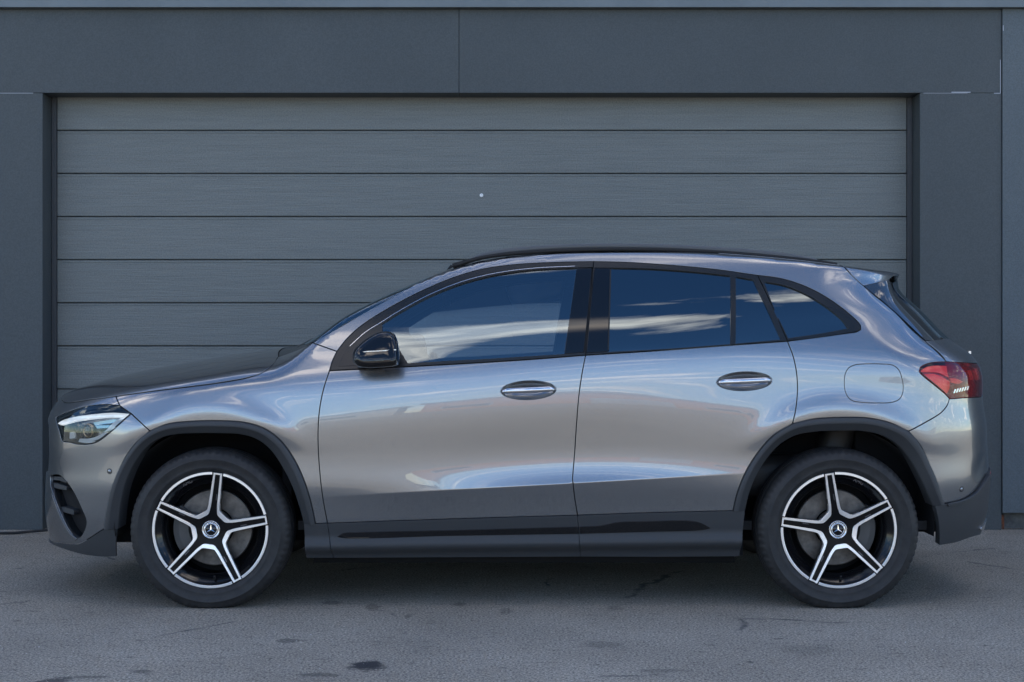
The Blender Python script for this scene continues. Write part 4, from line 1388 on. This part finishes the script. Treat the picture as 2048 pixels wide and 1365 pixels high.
# ---- wheels
RR = .2535
def star_poly():
    pts = []
    for k in range(5):
        a0 = k * 72
        def pol(r, ang): return (r * RR * math.sin(R(a0 + ang)), r * RR * math.cos(R(a0 + ang)))
        def loc(lat, rad):
            s, c = math.sin(R(a0)), math.cos(R(a0))
            return (RR * (lat * c + rad * s), RR * (-lat * s + rad * c))
        pts += [pol(.345, -18.5), loc(-.098, .40), loc(-.076, .965), loc(.076, .965), loc(.098, .40), pol(.345, 18.5)]
    return pts

def prism2(poly, y0, y1, c=.0015, dish=None):
    """extruded polygon in wheel plane, chamfered front at y0 (outer), back at y1"""
    P = np.array(poly)
    a = np.sum(P[:, 0] * np.roll(P[:, 1], -1) - np.roll(P[:, 0], -1) * P[:, 1])
    if a < 0: P = P[::-1]
    I = inset(P, c)
    n = len(P)
    V = [(p[0], y0, p[1]) for p in I] + [(p[0], y0 + c, p[1]) for p in P] + [(p[0], y1, p[1]) for p in P]
    F = [tuple(range(n))]
    for q in range(2):
        for i in range(n):
            r = (i + 1) % n
            F.append((q * n + i, (q + 1) * n + i, (q + 1) * n + r, q * n + r))
    return V, F

def dish(V, k=.022):
    return [(x, y + k * (1 - min(1, math.hypot(x, z) / RR)) ** 1.3, z) for x, y, z in V]

def rot2(p, a):
    c, s = math.cos(R(a)), math.sin(R(a))
    return (p[0] * c + p[1] * s, -p[0] * s + p[1] * c)

def bands():
    parts = []
    for k in range(5):
        a0 = k * 72
        def loc(lat, rad, b=0):
            return rot2((RR * lat, RR * rad), a0 + b)
        # window between spoke k and k+1: outer (window side) and inner (spoke side) paths
        O = [loc(.076, .985), loc(.097, .42), rot2((0, RR * .345), a0 + 18.5), rot2((0, RR * .345), a0 + 53.5), loc(-.097, .42, 72), loc(-.076, .985, 72)]
        I = [loc(.040, .985), loc(.050, .40), rot2((0, RR * .268), a0 + 15.5), rot2((0, RR * .268), a0 + 56.5), loc(-.050, .40, 72), loc(-.040, .985, 72)]
        def smooth(path):
            out = [path[0]]
            for i in range(1, len(path) - 1):
                p0, p1, p2 = np.array(path[i - 1]), np.array(path[i]), np.array(path[i + 1])
                f1 = min(.25, .02 / max(np.linalg.norm(p1 - p0), 1e-6)); f2 = min(.25, .02 / max(np.linalg.norm(p2 - p1), 1e-6))
                a, b = p1 + (p0 - p1) * f1, p1 + (p2 - p1) * f2
                for t in np.linspace(0, 1, 5):
                    out.append(tuple((1 - t) ** 2 * a + 2 * t * (1 - t) * p1 + t * t * b))
            out.append(path[-1])
            return out
        # split the strip into quads so that it stays planar in pieces
        o, i_ = smooth(O), smooth(I)
        n = len(o)
        V, F = [], []
        c = .0012
        for p, q in zip(o, i_):
            p, q = np.array(p), np.array(q)
            d = (q - p) / np.linalg.norm(q - p) * c
            for (w, y) in ((p, .022), (p, .0012), (p + d, 0), (q - d, 0), (q, .0012), (q, .016)):
                V.append((w[0], y, w[1]))
        for j in range(n - 1):
            for r in range(5):
                F.append((j * 6 + r, j * 6 + r + 1, (j + 1) * 6 + r + 1, (j + 1) * 6 + r))
        parts.append((V, F))
        cap = [loc(-.0398, .955), loc(-.0398, .985), loc(.0398, .985), loc(.0398, .955)]
        parts.append(prism2(cap, .0002, .016, .0008))
    V, F = merge(parts)
    return dish(V), F

def fix_out(V, F):
    bm = bmesh.new()
    vs = [bm.verts.new(v) for v in V]
    for f in F:
        try: bm.faces.new([vs[i] for i in f])
        except ValueError: pass
    bmesh.ops.recalc_face_normals(bm, faces=list(bm.faces))
    me = bpy.data.meshes.new('tmp')
    bm.to_mesh(me); bm.free()
    V = [tuple(v.co) for v in me.vertices]; F = [tuple(p.vertices) for p in me.polygons]
    bpy.data.meshes.remove(me)
    return V, F

def build_wheel(name, rot):
    YF = -.002                                     # outer face of the spokes, wheel-local
    sp = star_poly()
    V, F = [], []
    for (sc, y) in ((.985, .006), (1.0, .008), (1.0, .045)):
        V += [(p[0] if sc == 1 else p[0] * sc, y, p[1] if sc == 1 else p[1] * sc) for p in sp]
    V.append((0, .006, 0))
    n = 30
    for q in range(2):
        for i in range(n):
            r = (i + 1) % n
            F.append((q * n + i, q * n + r, (q + 1) * n + r, (q + 1) * n + i))
    for k_ in range(5):
        b0 = k_ * 6
        F += [(b0 + 1, b0 + 2, b0 + 3, b0 + 4), (b0, b0 + 1, b0 + 4, b0 + 5), (90, b0, b0 + 5), (90, b0 + 5, (b0 + 6) % 30)]
    V = dish(V)
    V, F = fix_out(V, F)
    hubV, hubF = lathe([(0, .040), (.050, .040), (.056, .044), (.058, .07), (.075, .075), (.075, .12)], 40)
    wv, wf = merge([(V, F), (hubV, hubF)])
    root = mk(name, wv, wf, 'rimface', None, None, False)
    def add(nm, VF, m, smooth=True, fix=False):
        v, f = VF
        if fix: v, f = fix_out(v, f)
        return mk(nm, v, f, m, root, None, smooth)
    add('spoke_face', bands(), 'machined', False, True)
    # lip: five bright arcs between the spokes
    V, F = [], []
    for k in range(5):
        seg = np.linspace(k * 72 + 5.6, k * 72 + 66.4, 40)
        b = len(V)
        pr = [(.948, .006), (.952, .0005), (.956, .0), (.992, .0), (.998, .001), (1.002, .012)]
        for a in seg:
            for r, y in pr:
                V.append((RR * r * math.sin(R(a)), y, RR * r * math.cos(R(a))))
        n = len(pr)
        for i in range(len(seg) - 1):
            for q in range(n - 1):
                F.append((b + i * n + q, b + i * n + q + 1, b + (i + 1) * n + q + 1, b + (i + 1) * n + q))
    add('rim_lip', (V, F), 'machined', False, True)
    add('barrel', lathe([(RR * 1.025, .010), (RR * .99, .006), (RR * .955, .006), (RR * .945, .010), (RR * .90, .022), (RR * .80, .046), (RR * .775, .060), (RR * .79, .20)], 96), 'rim', True, True)
    add('barrel_back', lathe([(.0, .165), (RR * .80, .165)], 48), 'dark', False)
    d = add('brake_disc', lathe([(.085, .098), (.086, .094), (.164, .094), (.168, .097), (.168, .12)], 64), 'disc', False, True)
    V, F = lathe([(0, .06), (.07, .062), (.075, .07), (.078, .098)], 40)
    add('disc_bell', (V, F), 'caliper', True)
    # caliper behind the disc edge
    V, F = [], []
    side_ = 1 if rot < 0 else -1
    for a in np.linspace(-34, 34, 12):
        t = math.cos(R(a) * 1.3)
        for r, y in ((.098, .086), (.108, .062 + .012 * (1 - t)), (.150, .060 + .012 * (1 - t)), (.176, .070), (.178, .13), (.098, .13)):
            V.append((r * math.sin(R(a + 90 * side_)), y, r * math.cos(R(a + 90 * side_))))
    for i in range(11):
        for q in range(6):
            r = (q + 1) % 6
            F.append((i * 6 + q, i * 6 + r, (i + 1) * 6 + r, (i + 1) * 6 + q))
    F += [tuple(range(6)), tuple(66 + q for q in range(6))]
    V2, F2 = fix_out(V, F)
    cal = mk('brake_caliper', V2, F2, 'caliper', root, None, False)
    cal.rotation_euler = (0, -R(rot), 0)
    # bolts in their pockets
    for k in range(5):
        a = k * 72 + 36
        V, F = lathe([(0, .024), (.0062, .024), (.0075, .026), (.0078, .04)], 6)
        V = [(x + .056 * math.sin(R(a)), y, z + .056 * math.cos(R(a))) for x, y, z in V]
        add('wheel_bolt', (V, F), 'slotgrey', False)
        V, F = lathe([(.012, .0285), (.0135, .0265), (.0150, .0285)], 20)
        V = [(x + .056 * math.sin(R(a)), y - .001, z + .056 * math.cos(R(a))) for x, y, z in V]
        add('bolt_rim', (V, F), 'rim', True)
    # slots on each spoke, milled, and the oblique facet between them
    for k in range(5):
        q = [rot2((RR * s * l, RR * r), k * 72) for s, l, r in ((1, .012, .44), (1, .036, .44), (1, .034, .62), (1, .012, .62))]
        V, F = prism2(q, .0062, .012, .0006)
        add('spoke_slot', (dish(V), F), 'slotgrey', False)
    # hub cap with ring and three-pointed star
    cap = add('hub_cap', lathe([(0, .016), (.024, .0165), (.0245, .0175)], 48), 'gloss', True)
    add('cap_ring', lathe([(.0245, .017), (.025, .0150), (.0275, .0150), (.028, .0165), (.0352, .0160), (.0358, .0150), (.0385, .0152), (.0392, .018), (.0395, .03)], 64), 'capring', True, True)
    V, F = [], []
    pts = []
    for k in range(3):
        a = k * 120 - rot
        pts.append((.0232 * math.sin(R(a)), .0232 * math.cos(R(a))))
        pts.append((.0042 * math.sin(R(a + 60)), .0042 * math.cos(R(a + 60))))
    V = [(0, .0128, 0)] + [(p[0], .0152, p[1]) for p in pts]
    F = [(0, 1 + i, 1 + (i + 1) % 6) for i in range(6)]
    st = add('star_emblem', (V, F), 'chrome', False)
    # lettering and wreath on the ring
    cv = []
    for i, (word, mid) in enumerate((('MERCEDES', 0), ('BENZ', 180))):
        for j, ch in enumerate(word):
            a = (j - (len(word) - 1) / 2) * 15.5
            fc = bpy.data.curves.new('ring_letter', 'FONT')
            fc.body = ch; fc.size = .0085; fc.align_x = 'CENTER'; fc.align_y = 'CENTER'; fc.extrude = .0002
            fo = bpy.data.objects.new('ring_letter', fc)
            me = bpy.data.meshes.new_from_object(fo)
            bpy.data.objects.remove(fo)
            r_ = .0318
            th = R(a if mid == 0 else 180 - a) 
            up = R(a) if mid == 0 else -R(a)
            vv = []
            for v in me.vertices:
                x, z = v.co.x, v.co.y
                # rotate letter so that its top points outwards (top word) or inwards (bottom word)
                xr = x * math.cos(up) + z * math.sin(up); zr = -x * math.sin(up) + z * math.cos(up)
                cx_, cz_ = r_ * math.sin(th), r_ * math.cos(th)
                p = rot2((xr + cx_, zr + cz_), -rot)
                vv.append((p[0], .0148 - v.co.z, p[1]))
            cv.append((vv, [tuple(p.vertices) for p in me.polygons]))
            bpy.data.meshes.remove(me)
    V, F = merge(cv)
    add('ring_lettering', (V, F), 'gloss', False)
    # rim lettering
    fc = bpy.data.curves.new('rim_letter', 'FONT')
    fc.body = 'AMG'; fc.size = .021; fc.align_x = 'CENTER'; fc.align_y = 'CENTER'; fc.extrude = .0004; fc.shear = .25
    fo = bpy.data.objects.new('rim_letter', fc)
    me = bpy.data.meshes.new_from_object(fo)
    bpy.data.objects.remove(fo)
    la = (-27 if rot > 0 else 23) - rot
    vv = []
    for v in me.vertices:
        p_ = rot2((v.co.x, v.co.y + RR * .895), la)
        vv.append((p_[0], .0185 - v.co.z, p_[1]))
    add('rim_lettering', (vv, [tuple(q.vertices) for q in me.polygons]), 'slotgrey', False)
    bpy.data.meshes.remove(me)
    # valve
    V, F = sweep([(RR * .86 * math.sin(R(176 - rot)), .028, RR * .86 * math.cos(R(176 - rot))), (RR * .80 * math.sin(R(176 - rot)), .020, RR * .80 * math.cos(R(176 - rot)))], [(-.004, -.004), (.004, -.004), (.004, .004), (-.004, .004)], up=(0, 1, 0))
    add('valve', (V, F), 'rubber', False)
    # tyre
    prof = [(.250, .012), (.256, .000), (.262, -.010), (.272, -.0145), (.275, -.0155), (.279, -.0140), (.292, -.0200), (.306, -.0215), (.3075, -.0225), (.311, -.0225), (.3125, -.0205), (.322, -.018), (.329, -.0125), (.3320, -.0120), (.340, -.003), (.3465, .007), (.3500, .016), (.3520, .028), (.3530, .040), (.3475, .041), (.3475, .048), (.3535, .049), (.354, .085), (.348, .086), (.348, .094), (.354, .095), (.3535, .130), (.348, .131), (.348, .139), (.353, .140), (.350, .168), (.340, .190), (.31, .205), (.256, .19)]
    n = 288
    V, F = [], []
    k = len(prof)
    for i in range(n):
        a = 2 * math.pi * i / n
        for q, (r, y) in enumerate(prof):
            rr, yy = r, y
            if 13 <= q <= 18 and i % 4 == 0:
                dpt = .0022 if q > 13 else .0008
                rr -= dpt; yy += .0038
            V.append((rr * math.sin(a), yy, rr * math.cos(a)))
    for i in range(n):
        j = (i + 1) % n
        for q in range(k - 1):
            F.append((i * k + q, j * k + q, j * k + q + 1, i * k + q + 1))
    # settle on the ground (tyre does not turn with the rim copy: rotate back first)
    V2 = []
    for (x, y, z) in V:
        if z < -ZW + .03:
            f = max(0.0, (-ZW + .03 - z))
            if z < -ZW + .0012:
                z = -ZW + .0012 + (z + ZW) * .02
            if y < .02: y -= f * .14
        V2.append((x, y, z))
    t = mk('tyre', V2, F, 'tyre', root, None, True)
    # sidewall marking band lettering kept as fine raised ribs
    t.rotation_euler = (0, -R(rot), 0)
    return root

M['slotgrey'] = mat('milled_slot', (.10, .10, .11), .3, .8)
M['capring'] = mat('cap_ring_silver', (.66, .66, .67), .22, 1.0)
YWHEEL = -.888
w_f = build_wheel('wheel', 7.7)
w_r = build_wheel('wheel', -9.6)
for w, x, rot in ((w_f, XFW, 7.7), (w_r, XRW, -9.6)):
    w.parent = car
    w.location = (x, YWHEEL, ZW)
    w.rotation_euler = (0, R(rot), 0)
    c = w.copy(); col.objects.link(c); c.parent = car
    c.location = (x, -YWHEEL, ZW)
    c.rotation_euler = (0, 0, math.pi)
    for ch in list(w.children):
        d = ch.copy(); col.objects.link(d); d.parent = c
        d.rotation_euler = (0, 0, 0)

# ---- cabin
def soft_box(name, x0, x1, y0, y1, z0, z1, m, parent, bev, shear=0.0, taper=0.0):
    o = box(name, x0, x1, y0, y1, z0, z1, m, parent, bev, 4)
    for v in o.data.vertices:
        t = (v.co.z - z0) / (z1 - z0)
        v.co.x += shear * t
        yc = (y0 + y1) / 2
        v.co.y = yc + (v.co.y - yc) * (1 - taper * t)
    return o
box('cabin_floor', -.95, 1.9, -.74, .74, .32, .36, 'cabin', car)
soft_box('dashboard', -.98, -.52, -.72, .72, .72, 1.03, 'cabin', car, .06, .05)
for sy, nm in ((-.38, 'front_seat'), (.38, 'front_seat')):
    s = soft_box(nm, .02, .56, sy - .26, sy + .26, .42, .62, 'seat', car, .07)
    soft_box('seat_back', .46, .62, sy - .25, sy + .25, .56, 1.16, 'seat', s, .06, .20, .22)
    soft_box('headrest', .70, .80, sy - .13, sy + .13, 1.19, 1.38, 'seat', s, .045, .04, .1)
rs = soft_box('rear_seat', .98, 1.45, -.64, .64, .44, .64, 'seat', car, .07)
soft_box('seat_back', 1.36, 1.52, -.62, .62, .58, 1.14, 'seat', rs, .06, .20, .12)
for sy in (-.42, 0, .42):
    soft_box('headrest', 1.60, 1.69, sy - .12, sy + .12, 1.15, 1.30, 'seat', rs, .04, .03, .1)
# steering wheel
V, F = [], []
nT, nt = 40, 10
for i in range(nT):
    a = 2 * math.pi * i / nT
    for j in range(nt):
        b = 2 * math.pi * j / nt
        r = .178 + .016 * math.cos(b)
        V.append((.016 * math.sin(b), r * math.cos(a), r * math.sin(a)))
for i in range(nT):
    for j in range(nt):
        F.append((i * nt + j, ((i + 1) % nT) * nt + j, ((i + 1) % nT) * nt + (j + 1) % nt, i * nt + (j + 1) % nt))
sw = mk('steering_wheel', V, F, 'cabin', car)
sw.location = (-.30, -.38, .93); sw.rotation_euler = (0, R(-24), 0)
V, F = merge([box_vf(-.03, .012, -.07, .07, -.06, .06), box_vf(-.012, .008, -.175, .175, -.018, .018), box_vf(-.012, .008, -.02, .02, -.175, 0)])
mk('wheel_hub', V, F, 'cabin', sw, None, False)
# headlining and inner pillars
centre('headlining', [[('xy', -.25, .0), ('xy', -.25, .50)], [('xy', -.25, .50), ('xy', .3, .60), ('xy', 1.45, .56)], [('xy', 1.45, .56), ('xy', 1.45, 0)], [('xy', 1.45, 0), ('xy', -.25, 0)]], 'top', 'cabin', car, off=-.04, skirt=0, step=.08)
for (poly, nm) in (([(1150, 540), (1210, 540), (1205, 712), (1130, 714)], 'inner_pillar'), ([(1500, 556), (1545, 565), (1600, 690), (1555, 690)], 'inner_pillar')):
    V, F, N = surf(poly_segs(poly), off=-.035, shrink=0, skirt=.03, step=.05)
    pair(nm, (V, F), 'cabin', (car, car), smooth=False)
liner = surf([[(668, 748), (900, 733), (1171, 716), (1440, 697), (1580, 690)], [(1580, 690), (1590, 760), (1560, 850), (1470, 1020)], [(1470, 1020), (1155, 1040), (660, 1055)], [(660, 1055), (645, 900), (668, 748)]], off=-.06, shrink=0, skirt=.0, step=.05)
pair('door_lining', liner[:2], 'cabin', (car, car))
box('inner_mirror', -.34, -.31, -.11, .11, 1.33, 1.39, 'cabin', car, .01, 2)
# scuttle bulkhead so that no light shines through under the bonnet
box('bulkhead', -1.02, -.98, -.74, .74, .36, 1.02, 'dark', car)
box('boot_trim', 1.56, 2.02, -.60, .60, .40, .98, 'dark', car)
# wiper, rear wiper, tailgate badge
V, F = sweep([(-1.00, -.52, 1.108), (-.985, -.40, 1.135), (-.97, -.10, 1.165), (-.965, .25, 1.168)], [(-.008, -.006), (.008, -.006), (.006, .008), (-.006, .008)])
mk('wiper', V, F, 'satin', car)
V, F = merge([lathe([(0, -.016), (.012, -.014), (.016, 0)], 16)])
mk('wiper_pivot', [(a + 2.062, c * .9, b * -1 + 1.172) for a, b, c in V], F, 'satin', tail)
for y in (-.44, -.405, -.37, -.32):
    q = evalP(np.array([s_of_y(TR, abs(y))]), np.array([1.10]), 'rear')[0]
    mk('tailgate_badge', *box_vf(q[0] - .006, q[0] + .005, y, y + .022, 1.088, 1.112), 'silver', tail, None, False)
